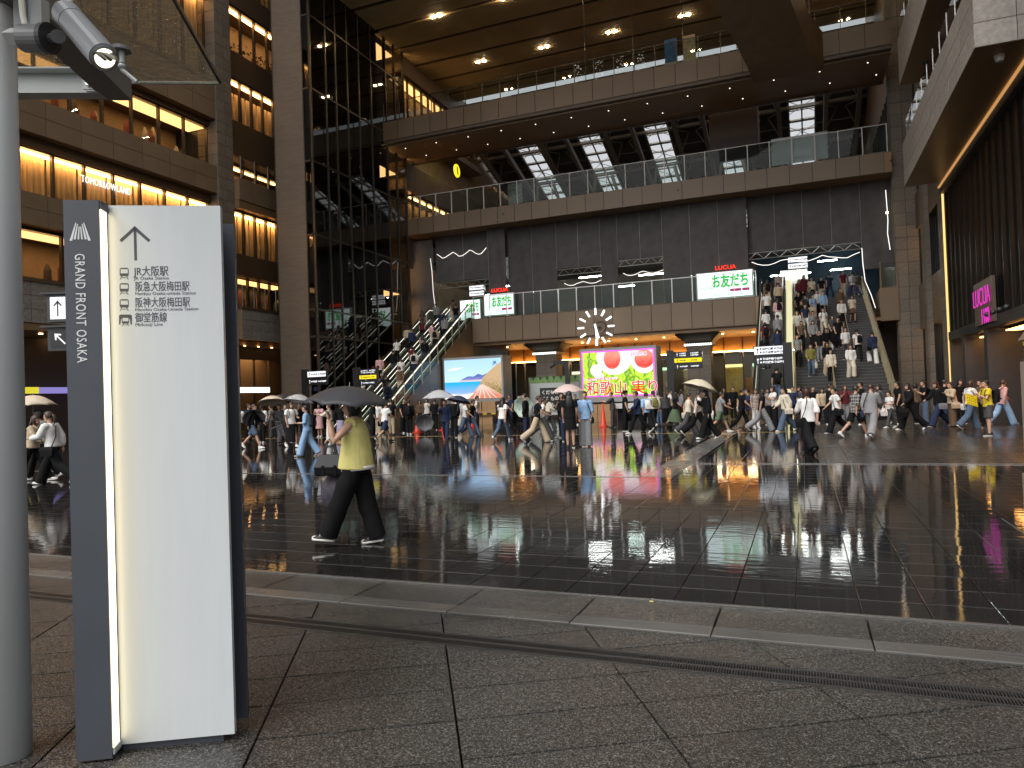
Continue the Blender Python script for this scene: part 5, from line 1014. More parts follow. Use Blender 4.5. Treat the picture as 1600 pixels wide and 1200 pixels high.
def b_bottom(g,kind):
    mb=MB(); u=g.up
    w={'trousers':(.094,.078,.07),'wide trousers':(.105,.108,.118),'jeans':(.092,.072,.062),'shorts':(.1,.1,.1),'long skirt':None,'short skirt':None,'skirt':None}[kind]
    mb.path([g.hip+V((0,0,-.07)),u(0,.0),u(0,.06),u(0,.12)],[(.150,.115),(.158,.12),(.150,.112),(.142,.105)],18,up=(1,0,0))
    if w:
        for h,k,a,f in g.legs:
            if kind=='shorts': mb.path([h+V((0,0,.03)),h.lerp(k,.5),h.lerp(k,.88)],[w[0],w[1],w[2]+.01],14)
            else:
                e=a+(a-k).normalized()*(.045 if kind=='wide trousers' else .02); e.z=max(e.z,.035); mb.path([h+V((0,0,.03)),h.lerp(k,.5),k,k.lerp(e,.5),e],[w[0],(w[0]+w[1])/2,w[1],(w[1]+w[2])/2,w[2]],14)
    else:
        hz={'long skirt':.22,'short skirt':.56,'skirt':.42}[kind]; ks=[(k if kind!='long skirt' else a) for h,k,a,f in g.legs]; cy=sum(k.y for k in ks)/2; sp=abs(ks[0].y-ks[1].y)/2
        rx={'long skirt':.21,'short skirt':.23,'skirt':.22}[kind]; mb.path([g.hip+V((0,0,.1)),g.hip+V((0,0,-.02)),V((0,g.hip.y+cy*.5,(g.hip.z+hz)/2)),V((0,g.hip.y+cy,hz))],[(.142,.105),(.168,.13),(.18,.145+sp*.3),(rx*.95,.16+sp*.5)],22,up=(1,0,0))
    return skin_mesh(mb,'bottom',['cloth_black'],.014,4)
def b_shoe(g,i,sneaker=True):
    h,k,a,fp=g.legs[i]; mb=MB(); Rm=MX.Rotation(fp,3,'X')
    def ring(y,w,z0,z1): return [a+Rm@V((w*math.cos(q)*(1 if abs(math.cos(q))<.9 else 1),y,(z0+z1)/2+(z1-z0)/2*math.sin(q))) for q in [2*math.pi*j/10 for j in range(10)]]
    mb.loft([ring(-.07,.02,-.055,-.01),ring(-.06,.034,-.065,.03),ring(0,.036,-.065,.035),ring(.06,.042,-.065,-.0),ring(.12,.045,-.065,-.022),ring(.165,.036,-.063,-.032),ring(.18,.015,-.058,-.042)],0)
    pts=[(-.072,.018),(-.055,.036),(0,.037),(.06,.043),(.12,.047),(.165,.038),(.183,.016)]
    lo=[a+Rm@V((-w,y,-.075)) for y,w in pts]+[a+Rm@V((w,y,-.075)) for y,w in pts[::-1]]; hi=[p+Rm@V((0,0,.022)) for p in lo]; mb.loft([lo,hi],1)
    return mb.mesh('shoe',['shoe_white','sole_white'],True)
def b_hair(g,kind):
    mb=MB(); Rt=MX.Rotation(-g.tilt,3,'X'); c=g.head+V((0,0,.012)); nu,nv=20,14; rings=[]
    rr=(.088,.107,.112) if kind!='crop' else (.08,.099,.104)
    lowb={'short':-.62,'crop':-.5,'bob':-1.2,'long':-1.2,'tied':-.65}[kind]
    vs=[];fs=[]
    for i in range(nv+1):
        a=math.pi*i/nv
        for j in range(nu):
            t=2*math.pi*j/nu; d=V((math.sin(a)*math.cos(t),math.sin(a)*math.sin(t),math.cos(a))); k=1.0
            fz=(.18 if kind in('bob','long') else .34) if d.y>.42 else (-.12 if kind not in('bob','long') else -9)
            if d.y>.12 and d.z<fz: k=.72
            if d.z<lowb+.3*max(0,-d.y): k=.7
            wob=1+.03*math.sin(7*t+3*a)+.02*math.sin(13*t)
            p=V((d.x*rr[0]*k*wob,d.y*rr[1]*k*wob-.012,d.z*rr[2]*k*wob))
            if kind in('bob','long') and d.z<-.1 and k==1.0: p.z=min(p.z,-.02)*1.35; p.x*=1.05
            vs.append(c+Rt@p)
    for i in range(nv):
        for j in range(nu): a=i*nu+j; b=i*nu+(j+1)%nu; fs.append((a,a+nu,b+nu,b))
    mb.add(vs,fs)
    if kind=='long': mb.path([c+V((0,-.055,.02)),c+V((0,-.095,-.10)),c+V((0,-.125,-.22)),c+V((0,-.125,-.34)),c+V((0,-.115,-.41))],[(.075,.04),(.098,.04),(.105,.03),(.095,.024),(.05,.012)],14,up=(1,0,0))
    if kind=='tied': mb.path([c+V((0,-.09,.03)),c+V((0,-.14,0)),c+V((0,-.15,-.1)),c+V((0,-.13,-.19))],[.03,.036,.03,.008],10)
    return mb.mesh('hair','hair_black',True)
def b_hat(g,kind):
    mb=MB(); c=g.head; mb.path([c+V((0,-.01,.035)),c+V((0,-.012,.09)),c+V((0,-.014,.128))],[(.094,.112),(.09,.108),(.055,.065)],18,up=(1,0,0))
    if kind=='cap': mb.prism([(-.075,.06),(.075,.06),(.06,.17),(0,.195),(-.06,.17)],c+V((0,0,.042)),X1,Y1,.008)
    else: mb.path([c+V((0,-.01,.03)),c+V((0,-.01,.045))],[(.17,.185),(.13,.15)],20,up=(1,0,0))
    return mb.mesh('hat','cloth_black',True)
CACHE={}; RIG={}
def rig(p):
    if p not in RIG: RIG[p]=fk(POSE[p])
    return RIG[p]
def cached(p,fn,*a):
    k=(p,fn.__name__)+a
    if k not in CACHE: CACHE[k]=fn(rig(p),*a)
    return CACHE[k]
def recol(o,*ms):
    for i,m in enumerate(ms):
        o.material_slots[i].link='OBJECT'; o.material_slots[i].material=MAT[m]
HEAD={'L':112,'R':-68,'T':200,'A':22,'TL':155,'TR':-115,'AL':67,'AR':-23}
PLACES=[((-20,41),'below the seaside screen'),((-10.2,41),'below the peach screen'),((-24,36),'near the bright escalators'),((1.7,33),'before the wide stairs'),((-1.5,34),'before the narrow escalator'),((6,33),'by the fluted dark wall'),((-2.6,24),'by the pale paving strip'),((-30,30),'before the lit corner shop'),((-16,40),'by the market stall'),((5,40),'by the stair railing'),((-4.9,6.9),'on the near plaza tiles'),((-15.5,20),'on the yellow floor line'),((-8,22),'on the wet plaza')]
NP=[0]; USED={}
def bag(kind,col,g,root,who,M):
    """a carried bag is a thing of its own, hung at the body it belongs to"""
    col_='cloth_'+col
    if kind=='backpack':
        t=thing('backpack',f'{col} backpack worn by {who}','bag',M@g.up(0,.2),0); t.rotation_euler=(0,0,root.rotation_euler.z); t['group']='bags carried by people'
        mb=MB().path([V((0,-.12,-.10)),V((0,-.20,-.09)),V((0,-.20,.14)),V((0,-.16,.24)),V((0,-.12,.22))],[(.12,.03),(.14,.06),(.14,.06),(.10,.04),(.06,.02)],12,up=(1,0,0)); o=mb.build('pack',col_,t,True)
        mb=MB().box(-.10,-.285,-.10,.10,-.25,.05); mb.build('pocket',col_,t)
        for s in (-1,1): MB().path([(s*.10,-.15,.22),(s*.105,-.03,.315),(s*.11,.10,.26),(s*.12,.13,.1),(s*.14,.02,-.06),(s*.10,-.14,-.08)],.012,6).build('strap',col_,t)
        return t
    sh,el,wr,d,s=g.arms[0]
    if kind=='tote':
        p=wr+V((0,.03,-.10)); t=thing('tote_bag',f'{col} tote bag held by {who}','bag',M@(p-V((0,0,.36))),root.rotation_euler.z); t['group']='bags carried by people'
        MB().loft([[(-.05,-.15,0),(.05,-.15,0),(.05,.15,0),(-.05,.15,0)],[(-.07,-.18,.17),(.07,-.18,.17),(.07,.18,.17),(-.07,.18,.17)],[(-.03,-.19,.30),(.03,-.19,.30),(.03,.19,.30),(-.03,.19,.30)]]).build('sack',col_,t)
        for x in (-.025,.025): MB().path([(x,-.09,.29),(x,-.05,.40),(x,.05,.40),(x,.09,.29)],.008,6).build('handle',col_,t)
        return t
    if kind=='shoulder':
        t=thing('shoulder_bag',f'{col} shoulder bag worn by {who}','bag',M@g.up(-.20,-.08),root.rotation_euler.z); t['group']='bags carried by people'
        MB().loft([[(-.055,-.13,-.12),(.03,-.13,-.12),(.03,.13,-.12),(-.055,.13,-.12)],[(-.065,-.15,.02),(.03,-.15,.02),(.03,.15,.02),(-.065,.15,.02)],[(-.03,-.14,.09),(.01,-.14,.09),(.01,.14,.09),(-.03,.14,.09)]]).build('pouch',col_,t)
        MB().path([(-.01,-.1,.08),(.06,-.16,.3),(.13,-.12,.535),(.17,.0,.60),(.14,.11,.52),(.06,.16,.3),(-.01,.1,.08)],.011,6).build('strap','cloth_black',t)
        return t
UMB={}
def umbrella(loc,col,label,r=.52,tilt=(0,0),shaft=.62,dome=.48):
    t=thing('umbrella',label,'umbrella',loc,0,'umbrellas carried in the rain'); t.rotation_euler=(tilt[0],tilt[1],0)
    key=(round(r,2),dome)
    if key not in UMB:
        n=8; sub=6; nr=7; vs=[(0,0,.0)]; hgt=r*dome
        for i in range(1,nr+1):
            f=i/nr
            for j in range(n*sub):
                a=2*math.pi*j/(n*sub); ph=(j%sub)/sub; sag=1-.085*f*(math.sin(math.pi*ph)); rad=r*f*sag; vs.append((rad*math.cos(a),rad*math.sin(a),-hgt*(1-math.cos(f*1.45))/(1-math.cos(1.45))-.02*f*math.sin(math.pi*ph)*-1))
        fs=[(0,1+j,1+(j+1)%(n*sub)) for j in range(n*sub)]+[(1+(i-1)*n*sub+j,1+i*n*sub+j,1+i*n*sub+(j+1)%(n*sub),1+(i-1)*n*sub+(j+1)%(n*sub)) for i in range(1,nr) for j in range(n*sub)]
        N_=len(vs); vs2=vs+[(x*.992,y*.992,z-.004) for x,y,z in vs]; fs2=fs+[tuple(q+N_ for q in f[::-1]) for f in fs]
        e0=1+(nr-1)*n*sub; fs2+=[(e0+j,e0+N_+j,e0+N_+(j+1)%(n*sub),e0+(j+1)%(n*sub)) for j in range(n*sub)]
        rb=MB().path([(0,0,-.012)]+[(r*f*.99,0,-hgt*(1-math.cos(f*1.45))/(1-math.cos(1.45))-.012) for f in (.2,.4,.6,.8,1)],.004,5).mesh('rib','steel'); sb=MB().path([(0,0,-hgt*.95),(r*.55,0,-hgt*.42)],.003,5).mesh('stretcher','steel')
        UMB[key]=(MB().add(vs2,fs2).mesh('canopy','cloth_grey',True),rb,sb,hgt)
    cm,rb,sb,hgt=UMB[key]; o=link('canopy',cm,t); recol(o,'umb_clear' if col=='clear' else 'umb_'+col)
    for k in range(8): link('rib',rb,t,rot=(0,0,math.pi*k/4)); 
    MB().path([(0,0,.05),(0,0,.0),(0,0,-shaft)],[.004,.006,.006],8).build('shaft','steel',t); MB().path([(0,0,-shaft),(0,0,-shaft-.05),(0,0,-shaft-.12)],[.012,.015,.013],8).build('handle','shoe_black',t)
    return t
for k in ('black','beige','pink','cream','grey','pale green','navy'): 
    m=mat('umb_'+k,{'black':(.035,.036,.042),'beige':(.62,.52,.40),'pink':(.60,.47,.44),'cream':(.66,.60,.44),'grey':(.14,.14,.15),'pale green':(.50,.62,.52),'navy':(.03,.04,.08)}[k],.5,noise=(8,.08),bump=(6,.25,.02))
def clearmat(name,tint,op):
    m=bpy.data.materials.new(name); m.use_nodes=True; MAT[name]=m; t=m.node_tree; b=t.nodes['Principled BSDF']; b.inputs['Base Color'].default_value=(*tint,1); b.inputs['Alpha'].default_value=op; b.inputs['Roughness'].default_value=.15
clearmat('umb_clear',(.75,.77,.80),.38)
def person(px,py,hd,pose,top,bot,hair='short',hc='black',shoe='white',extra='',place=None,pos=None,h=None,action=None,hat=None,umb=None):
    p=pos if pos is not None else at(px,py,'Z',0); NP[0]+=1
    tcol,tk=top; bcol,bk=bot; sc_=h or rnd.uniform(.94,1.03)
    if place is None: place=min(PLACES,key=lambda q:(q[0][0]-p.x)**2+(q[0][1]-p.y)**2)[1]
    act=action or {'stand':'standing','phone':'holding a phone','point':'raising both arms','carry':'walking','brolly':'walking with umbrella','brollystand':'standing with umbrella','down':'descending','up':'climbing'}.get(pose,'walking')
    tn={'tee':'T-shirt','shirt':'loose shirt','jacket':'jacket','blouse':'blouse','vest':'sleeveless top','tank':'tank top'}[tk]
    hn={'short':'short hair','crop':'cropped hair','bob':'bobbed hair','long':'long hair','tied':'tied hair'}[hair]
    if hat: hn={'cap':'a cap','brim':'a brimmed hat'}[hat]
    lab=f'person in {tcol} {tn} and {bcol} {bk}, {hn}, {act} {place}'
    w=lab.split()
    if len(w)>16: lab=f'person in {tcol} {tn} and {bcol} {bk}, {act} {place}'
    if len(lab.split())>16: lab=f'person in {tcol} {tn} and {bcol} {bk} {place}'
    g=rig(pose); rz=R(HEAD[hd]+rnd.uniform(-9,9)) if isinstance(hd,str) else R(hd)
    if lab in USED: USED[lab]['group']=USED[lab].get('group') or 'crowd on the wet plaza'
    t=thing('person',lab,'person',(p.x,p.y,p.z),rz,'crowd in the station plaza'); t.scale=(sc_,)*3; USED[lab]=t
    link('body',cached(pose,b_body),t)
    tm='cloth_'+tcol; o=link('top',cached(pose,b_top,tk),t); recol(o,tm)
    nm={'long skirt':'skirt','short skirt':'skirt','wide trousers':'trousers'}.get(bk,bk); o=link(nm,cached(pose,b_bottom,bk),t); recol(o,'cloth_'+bcol)
    for i in (0,1): o=link('shoe',cached(pose,b_shoe,i),t); recol(o,'shoe_'+shoe,'sole_white' if shoe=='white' or rnd.random()<.4 else 'shoe_black')
    o=link('hair',cached(pose,b_hair,hair),t); recol(o,'hair_'+hc)
    if hat: o=link('hat',cached(pose,b_hat,hat),t); recol(o,'cloth_black')
    M=MX.Translation(p)@MX.Rotation(rz,4,'Z')@MX.Scale(sc_,4)
    who=f'person in {tcol} {tn} {place}'
    for e in extra.split():
        k,c=e.split(':'); bag(k,c.replace('_',' '),g,t,who,M)
    if umb:
        col,lab2,r,tl=umb; sh,el,wr,d,s=g.arms[1]; up_=MX.Rotation(tl[1],3,'Y'); Rm=(MX.Rotation(tl[1],3,'Y').to_4x4()@MX.Rotation(tl[0],3,'X').to_4x4())
        hand=M@(wr+d*.06); from mathutils import Euler
        ax=Euler((tl[0],tl[1],0)).to_matrix()@V((0,0,1)); umbrella(hand+ax*.66,col,lab2,r,tl)
    return t
W_='white';K='black'
# ---- people on the plaza, by the place of their feet
LIST=[
(374,692,'A','walk',(W_,'tee'),(K,'trousers'),'short',K,K,'shoulder:black'),(396,701,'R','walk2',(K,'jacket'),('denim','shorts'),'short','brown',W_,'shoulder:beige'),(410,692,'A','stand',(W_,'blouse'),(K,'trousers'),'tied',K,W_,''),
(425,684,'L','stand',('grey','tee'),('dark grey','wide trousers'),'short',K,K,''),(456,699,'TR','carry',(W_,'tee'),(K,'long skirt'),'long','brown',W_,'backpack:black'),(481,713,'L','carry',('light blue','shirt'),('light blue','wide trousers'),'short',K,K,'backpack:black'),
(500,683,'T','phone',('pink','tee'),('pink','skirt'),'bob',K,W_,''),(517,697,'L','point',('cream','shirt'),(W_,'wide trousers'),'short','brown',W_,'backpack:black'),(533,687,'A','stand',(K,'tee'),('lavender','long skirt'),'tied',K,K,''),
(602,691,'AR','stride',(W_,'tee'),('navy','shorts'),'short',K,K,'shoulder:black'),(612,680,'A','stand',(K,'tee'),('beige','trousers'),'short',K,K,'backpack:black'),(640,679,'A','stand',(K,'jacket'),(K,'trousers'),'short',K,W_,'backpack:black'),(632,677,'TR','stand',(K,'tee'),(K,'wide trousers'),'short',K,W_,''),
(657,668,'T','stand',('brown','blouse'),(K,'long skirt'),'long','brown',K,''),(668,668,'T','phone',(W_,'vest'),(K,'trousers'),'long',K,K,''),(680,672,'A','stand',(K,'shirt'),(K,'trousers'),'short',K,K,''),
(710,684,'A','stand',(K,'blouse'),(K,'trousers'),'short',K,K,'tote:grey'),(718,672,'A','stand',(W_,'blouse'),('cream','long skirt'),'long',K,W_,''),(738,682,'R','stride2',(K,'tee'),('denim','trousers'),'short',K,K,'shoulder:beige'),(727,683,'R','walk',(W_,'tee'),('denim','wide trousers'),'short','brown',K,''),(746,672,'R','stand',(W_,'tee'),('navy','trousers'),'short',K,K,'backpack:navy'),
(786,689,'AR','walk2',(W_,'tee'),('denim','jeans'),'long',K,W_,'shoulder:black'),(792,668,'R','walk',(K,'tee'),(K,'wide trousers'),'short','brown',K,''),(798,664,'TL','stand',('navy','tee'),('navy','trousers'),'short',K,K,''),
(823,684,'L','stand',(K,'jacket'),('navy','trousers'),'short',K,K,''),(840,692,'R','stride',(K,'tee'),('beige','wide trousers'),'short','brown',W_,'backpack:grey'),(848,686,'R','stride2',(W_,'tee'),('dark grey','wide trousers'),'short',K,W_,''),(858,672,'R','walk',('cream','blouse'),('dark grey','wide trousers'),'long',K,W_,''),(812,662,'T','stand',('maroon','blouse'),(K,'trousers'),'short',K,K,''),(880,684,'T','phone',(K,'tee'),(K,'trousers'),'short',K,K,''),
(916,698,'T','stand',('light blue','shirt'),('grey','wide trousers'),'short',K,K,'shoulder:black'),
(958,668,'L','point',('dark grey','shirt'),('dark grey','trousers'),'crop',K,K,''),(998,678,'L','walk2',('navy','jacket'),(K,'trousers'),'short',K,W_,''),(1012,674,'A','walk',('light blue','shirt'),(K,'wide trousers'),'short',K,W_,'backpack:white'),(1023,669,'A','walk2',('cream','blouse'),(K,'trousers'),'tied',K,W_,'backpack:olive'),(1031,666,'A','stand',(W_,'tee'),('denim','trousers'),'short',K,K,'backpack:black'),(1041,667,'A','stand',('dark grey','blouse'),(K,'long skirt'),'long','brown',K,''),(1048,663,'R','stand',(W_,'tee'),(K,'trousers'),'short',K,K,''),(1056,667,'R','walk',(K,'tee'),('green','long skirt'),'long',K,K,''),(1066,662,'R','stand',('grey','blouse'),(K,'trousers'),'long',K,W_,''),
(1076,679,'R','stride',('cream','vest'),('dark grey','wide trousers'),'short',K,W_,'shoulder:cream'),(1091,682,'R','stride2',(W_,'tee'),(K,'wide trousers'),'short',K,W_,'tote:white'),(1126,676,'R','stride',('grey','tee'),('green','shorts'),'short',K,W_,''),(1133,655,'T','stand',(K,'jacket'),(K,'long skirt'),'bob',K,K,''),(1147,655,'T','stand',(K,'shirt'),(K,'trousers'),'short',K,K,'tote:white'),
(1160,673,'R','walk',(K,'tee'),(K,'trousers'),'short',K,K,''),(1172,669,'L','walk2',('navy','jacket'),('brown','wide trousers'),'short',K,K,''),(1182,669,'T','stand',('striped','tee'),(W_,'trousers'),'long','brown',W_,''),(1191,674,'R','stride2',(K,'tee'),('grey','wide trousers'),'long',K,K,''),(1212,669,'L','phone',(W_,'tee'),(K,'wide trousers'),'long',K,K,''),(1229,674,'L','walk',('cream','blouse'),('denim','wide trousers'),'tied',K,W_,'shoulder:cream'),(1201,664,'T','stand',('grey','blouse'),(K,'long skirt'),'bob',K,K,''),
(1308,677,'L','walk',(W_,'tee'),(K,'wide trousers'),'short',K,K,'shoulder:black'),(1338,684,'R','walk2',('plaid','shirt'),(K,'shorts'),'short',K,W_,''),(1363,686,'AR','walk',('grey','jacket'),('grey','wide trousers'),'short','brown',K,'shoulder:navy'),(1405,664,'L','stand',(K,'tee'),(K,'trousers'),'short',K,W_,''),(1424,672,'L','walk2',(K,'blouse'),(K,'wide trousers'),'long',K,W_,'tote:black'),(1447,662,'L','phone',(K,'tee'),('denim','wide trousers'),'tied',K,K,'backpack:black'),(1468,667,'L','stride',(K,'blouse'),('navy','wide trousers'),'long','auburn',K,'shoulder:grey'),(1489,667,'L','phone',('beige','blouse'),('brown','wide trousers'),'short','brown',K,'shoulder:beige'),(1478,662,'R','stand',(K,'jacket'),('navy','trousers'),'short',K,K,''),(1517,671,'R','walk',(W_,'tee'),('denim','wide trousers'),'bob','brown',W_,'shoulder:white'),(1568,664,'R','walk2',('pink','jacket'),('light blue','wide trousers'),'short','brown',W_,'backpack:black'),(1502,662,'T','stand',(K,'tee'),(K,'trousers'),'long',K,K,''),(1535,662,'L','stand',('brown','jacket'),(K,'trousers'),'short',K,K,''),
(1240,664,'T','stand',('navy','tee'),(K,'trousers'),'short',K,K,''),(1286,664,'T','walk',('beige','blouse'),(K,'trousers'),'long',K,W_,''),(1298,666,'R','stand',(K,'jacket'),(K,'trousers'),'short',K,K,''),(1322,664,'T','phone',('maroon','tee'),('grey','trousers'),'long','brown',K,'shoulder:white'),(1348,664,'L','stand',(K,'shirt'),(K,'wide trousers'),'short',K,W_,''),(1378,664,'L','walk',('dark grey','blouse'),(K,'long skirt'),'long',K,W_,'tote:white'),(1432,662,'R','stand',('brown','blouse'),(K,'trousers'),'bob',K,K,''),(1272,662,'T','stand',(K,'tee'),('dark grey','trousers'),'short',K,K,''),(1253,662,'L','stand',('dark grey','jacket'),(K,'trousers'),'long',K,K,''),
(389,690,'R','stand',('navy','tee'),(K,'trousers'),'short',K,K,''),(446,690,'TR','walk',('navy','jacket'),(K,'trousers'),'short',K,K,''),(546,684,'L','walk',(W_,'tee'),(K,'shorts'),'short',K,K,''),(584,682,'R','stand',(K,'shirt'),(K,'trousers'),'short',K,K,''),(591,678,'T','stand',(W_,'shirt'),('beige','wide trousers'),'short',K,W_,''),(622,668,'T','stand',('grey','tee'),(K,'trousers'),'long',K,K,''),
(770,660,'R','stand',('dark grey','tee'),(K,'trousers'),'short',K,K,''),(900,664,'T','stand',(K,'blouse'),(K,'trousers'),'short',K,W_,''),
]
for a in LIST: person(a[0],a[1],a[2],a[3],a[4],a[5],a[6],a[7],a[8],a[9])
person(978,674,'R','stand',(K,'tee'),(K,'trousers'),'tied',K,K,'tote:black',hat='cap'); person(1392,669,'L','carry',(W_,'tee'),('dark grey','trousers'),'short',K,W_,'',h=.80)
person(892,700,'A','stand',(K,'tee'),(K,'short skirt'),'long',K,K,'',place='under the pale pink umbrella')
person(1265,709,22,'walk2',(W_,'shirt'),(K,'wide trousers'),'bob','auburn',K,'shoulder:black',place='alone before the wide stairs')
ym=person(1546,681,'L','phone',('yellow','tee'),('dark grey','shorts'),'short',K,'black','backpack:black',place='with a yellow spotted folder')
# umbrella carriers
person(697,690,'T','brolly',('navy','jacket'),('navy','trousers'),'short',K,K,'',umb=('clear','clear dome umbrella held before the seaside screen',.66,(0,0)))
person(438,693,'T','brolly',('dark grey','jacket'),('dark grey','wide trousers'),'short',K,K,'',umb=('beige','beige umbrella among the crowd before the corner shop',.6,(R(-12),R(-10))))
person(468,690,'TR','brolly',(K,'tee'),(K,'trousers'),'short',K,K,'',umb=('clear','clear umbrella held up before the tiled tower wall',.64,(R(-10),R(5))))
person(452,688,'T','brollystand',('grey','tee'),(K,'trousers'),'short',K,K,'',umb=('black','black umbrella beside the clear umbrella by the tower',.56,(R(-8),R(-8))))
person(884,690,'A','brollystand',(K,'blouse'),('navy','trousers'),'short',K,K,'',place='under the pale pink umbrella',umb=('pink','pale pink umbrella shared by a couple before the peach screen',.62,(0,0)))
person(1107,686,'L','brolly',(K,'blouse'),(K,'wide trousers'),'long',K,'white','',umb=('cream','cream flower print umbrella carried past the pale paving strip',.60,(R(-8),R(16))))
person(52,752,'R','stride',('beige','blouse'),(K,'trousers'),'long','brown',W_,'',place='behind the white totem')
person(84,757,'L','stride2',(W_,'blouse'),(K,'wide trousers'),'tied','brown',W_,'shoulder:black',place='under the beige umbrella behind the totem')
pp0=at(66,757,'Z',0); person(66,750,'L','brolly',(W_,'tee'),(K,'trousers'),'bob',K,W_,'',place='between the totem and the round column',umb=('beige','beige umbrella seen between the totem and the round column',.52,(0,0)))
# lowered umbrellas
p=at(826,672,'Z',0); umbrella((p.x,p.y-.2,1.15),'pale green','pale green umbrella held low and sideways by a walker',.56,(R(-75),R(35)),.6)
p=at(668,678,'Z',0); umbrella((p.x,p.y-.2,.62),'grey','grey umbrella resting low near the escalator foot',.46,(R(-60),R(-40)),.5)
p=at(452,703,'Z',0); umbrella((p.x,p.y-.2,.95),'black','black umbrella lowered by the person in a long skirt',.42,(R(-50),R(60)),.5)
p=at(404,700,'Z',0); umbrella((p.x,p.y-.2,1.25),'grey','grey umbrella tilted over a shoulder before the corner shop',.44,(R(-35),R(-45)),.5)
p=at(703,688,'Z',0); umbrella((p.x+.5,p.y,1.72),'navy','navy umbrella overlapping the clear dome umbrella',.5,(R(-12),R(8)),.6)
# yellow folder
q=V(ym.location)+V((-.42,-.1,1.05)); fo=thing('folder','yellow folder with black spots held by a person','folder',q,R(35)); MB().box(-.20,-.012,-.17,.20,.012,.17).build('cover',mat('folder_yellow',(.72,.56,.02),.5),fo); fo.rotation_euler=(R(-20),R(15),R(35))
for k in range(22): MB().box(-.17+.068*(k%6),-.0155,-.14+.08*(k//6)+.02*(k%2),-.145+.068*(k%6),-.013,-.115+.08*(k//6)+.02*(k%2)).build('spot','black',fo)
# ---- on the wide stairs (feet read in the photo, met with the flight)
def stair(cx,cy,hd,pose,top,bot,hair='short',hc=K,extra='',hat=None):
    p=onslope(1160+cx/6,400+cy/6,SY,SL)
    if p.y>SY+16.2: p=at(1160+cx/6,400+cy/6,'Z',7.29)
    else: i=int((p.y-SY)/TR); p.z=(i+1)*RS
    person(0,0,hd,pose,top,bot,hair,hc,K,extra,place='on the wide stairs',pos=p,hat=hat)
for a in ((525,1065,'T','down',('grey','tee'),(K,'trousers')),(650,1140,'T','down',('olive','blouse'),('denim','trousers'),'short',K,'tote:cream'),(805,1125,'T','down',(K,'blouse'),('beige','wide trousers'),'bob',K,'tote:white'),(838,1195,'T','stand',('cream','jacket'),(K,'trousers'),'short'),(795,960,'T','down',(K,'blouse'),('brown','trousers'),'long',K,'tote:white'),(670,905,'T','stand',('grey','blouse'),(K,'long skirt'),'long'),(765,765,'T','down',(W_,'tee'),('cream','trousers'),'short',K,'backpack:black'),(665,800,'T','down',('grey','jacket'),('dark grey','trousers'),'bob'),(520,805,'T','stand',(W_,'jacket'),(K,'wide trousers'),'tied'),(662,700,'T','stand',('beige','tee'),('grey','trousers'),'short','brown'),(597,735,'T','down',('navy','tee'),(W_,'trousers'),'short'),(533,610,'T','stand',(K,'tee'),(K,'trousers'),'short'),(668,615,'T','down',('light blue','shirt'),('dark grey','trousers'),'short',K,'backpack:navy'),(765,605,'T','stand',('light blue','jacket'),(K,'trousers'),'short'),(703,580,'T','stand',(W_,'shirt'),(K,'trousers'),'short'),(540,480,'T','stand',('maroon','blouse'),(K,'wide trousers'),'long'),(585,430,'T','down',('maroon','jacket'),('maroon','skirt'),'long'),(655,455,'T','stand',('cream','tee'),(K,'trousers'),'short'),(745,445,'T','stand',(K,'tee'),('cream','trousers'),'short'),(925,565,'T','down',('brown','jacket'),('brown','trousers'),'short'),(1035,645,'T','down',('cream','tee'),('brown','short skirt'),'bob','brown'),(937,690,'T','stand',(W_,'blouse'),(K,'skirt'),'short'),(905,885,'T','down',(K,'tee'),(K,'trousers'),'short'),(975,990,'T','down',(W_,'shirt'),('dark grey','trousers'),'short'),(1095,1010,'A','up',(W_,'tee'),(K,'trousers'),'short',K,'backpack:black'),(1235,1020,'A','up',('navy','jacket'),(W_,'wide trousers'),'short',K,'shoulder:black'),(1025,1165,'T','down',(W_,'blouse'),('cream','wide trousers'),'tied'),(640,540,'T','stand',('dark grey','shirt'),(K,'trousers'),'short'),(560,700,'T','stand',(K,'jacket'),(K,'trousers'),'long'),(850,860,'T','down',('dark grey','tee'),(K,'long skirt'),'long'),(560,900,'T','stand',('brown','tee'),(K,'trousers'),'bob'),(730,1000,'T','stand',(K,'shirt'),('grey','trousers'),'short'),(950,395,'T','stand',('maroon','tee'),('beige','trousers'),'short'),(1040,405,'A','walk',(W_,'shirt'),('purple','trousers'),'short',K,'backpack:grey'),(1088,392,'A','walk',('brown','tee'),('grey','trousers'),'short'),(820,400,'A','walk',('navy','tee'),('navy','trousers'),'short')): stair(*a)
def ride(X,y,hd,top,bot,hair='short',hc=K,extra='',place='',s=.6):
    Y0=47-7.3/s; i=int((y-Y0)/.36); p=V((X,Y0+i*.36+.18,(i+1)*.36*s-.0)); p.z=min(p.z,7.3); person(0,0,hd,'stand',top,bot,hair,hc,K,extra,place=place,pos=p,action='riding')
rl=[((W_,'tee'),(K,'trousers')),((K,'tee'),('denim','jeans')),(('grey','jacket'),(K,'trousers')),(('beige','blouse'),(K,'long skirt')),((K,'jacket'),('dark grey','trousers')),((W_,'shirt'),('navy','trousers')),(('brown','tee'),('beige','trousers')),(('navy','jacket'),(K,'trousers')),(('pink','blouse'),(W_,'skirt')),(('striped','tee'),('denim','jeans')),(('maroon','tee'),(K,'trousers'))]
hh=['short','long','short','bob','tied','short','long','short']
k=0
for y in (36.2,38.9,39.7,40.4,41.2,42.0,42.9,43.7,44.6,45.5,46.3): a=rl[(k*3+1)%len(rl)]; ride(-1.15-.62*(k%2),y,'A',*a,hair=hh[k%8],extra='backpack:black' if k%3==0 else '',place='the narrow escalator beside the stairs'); k+=1
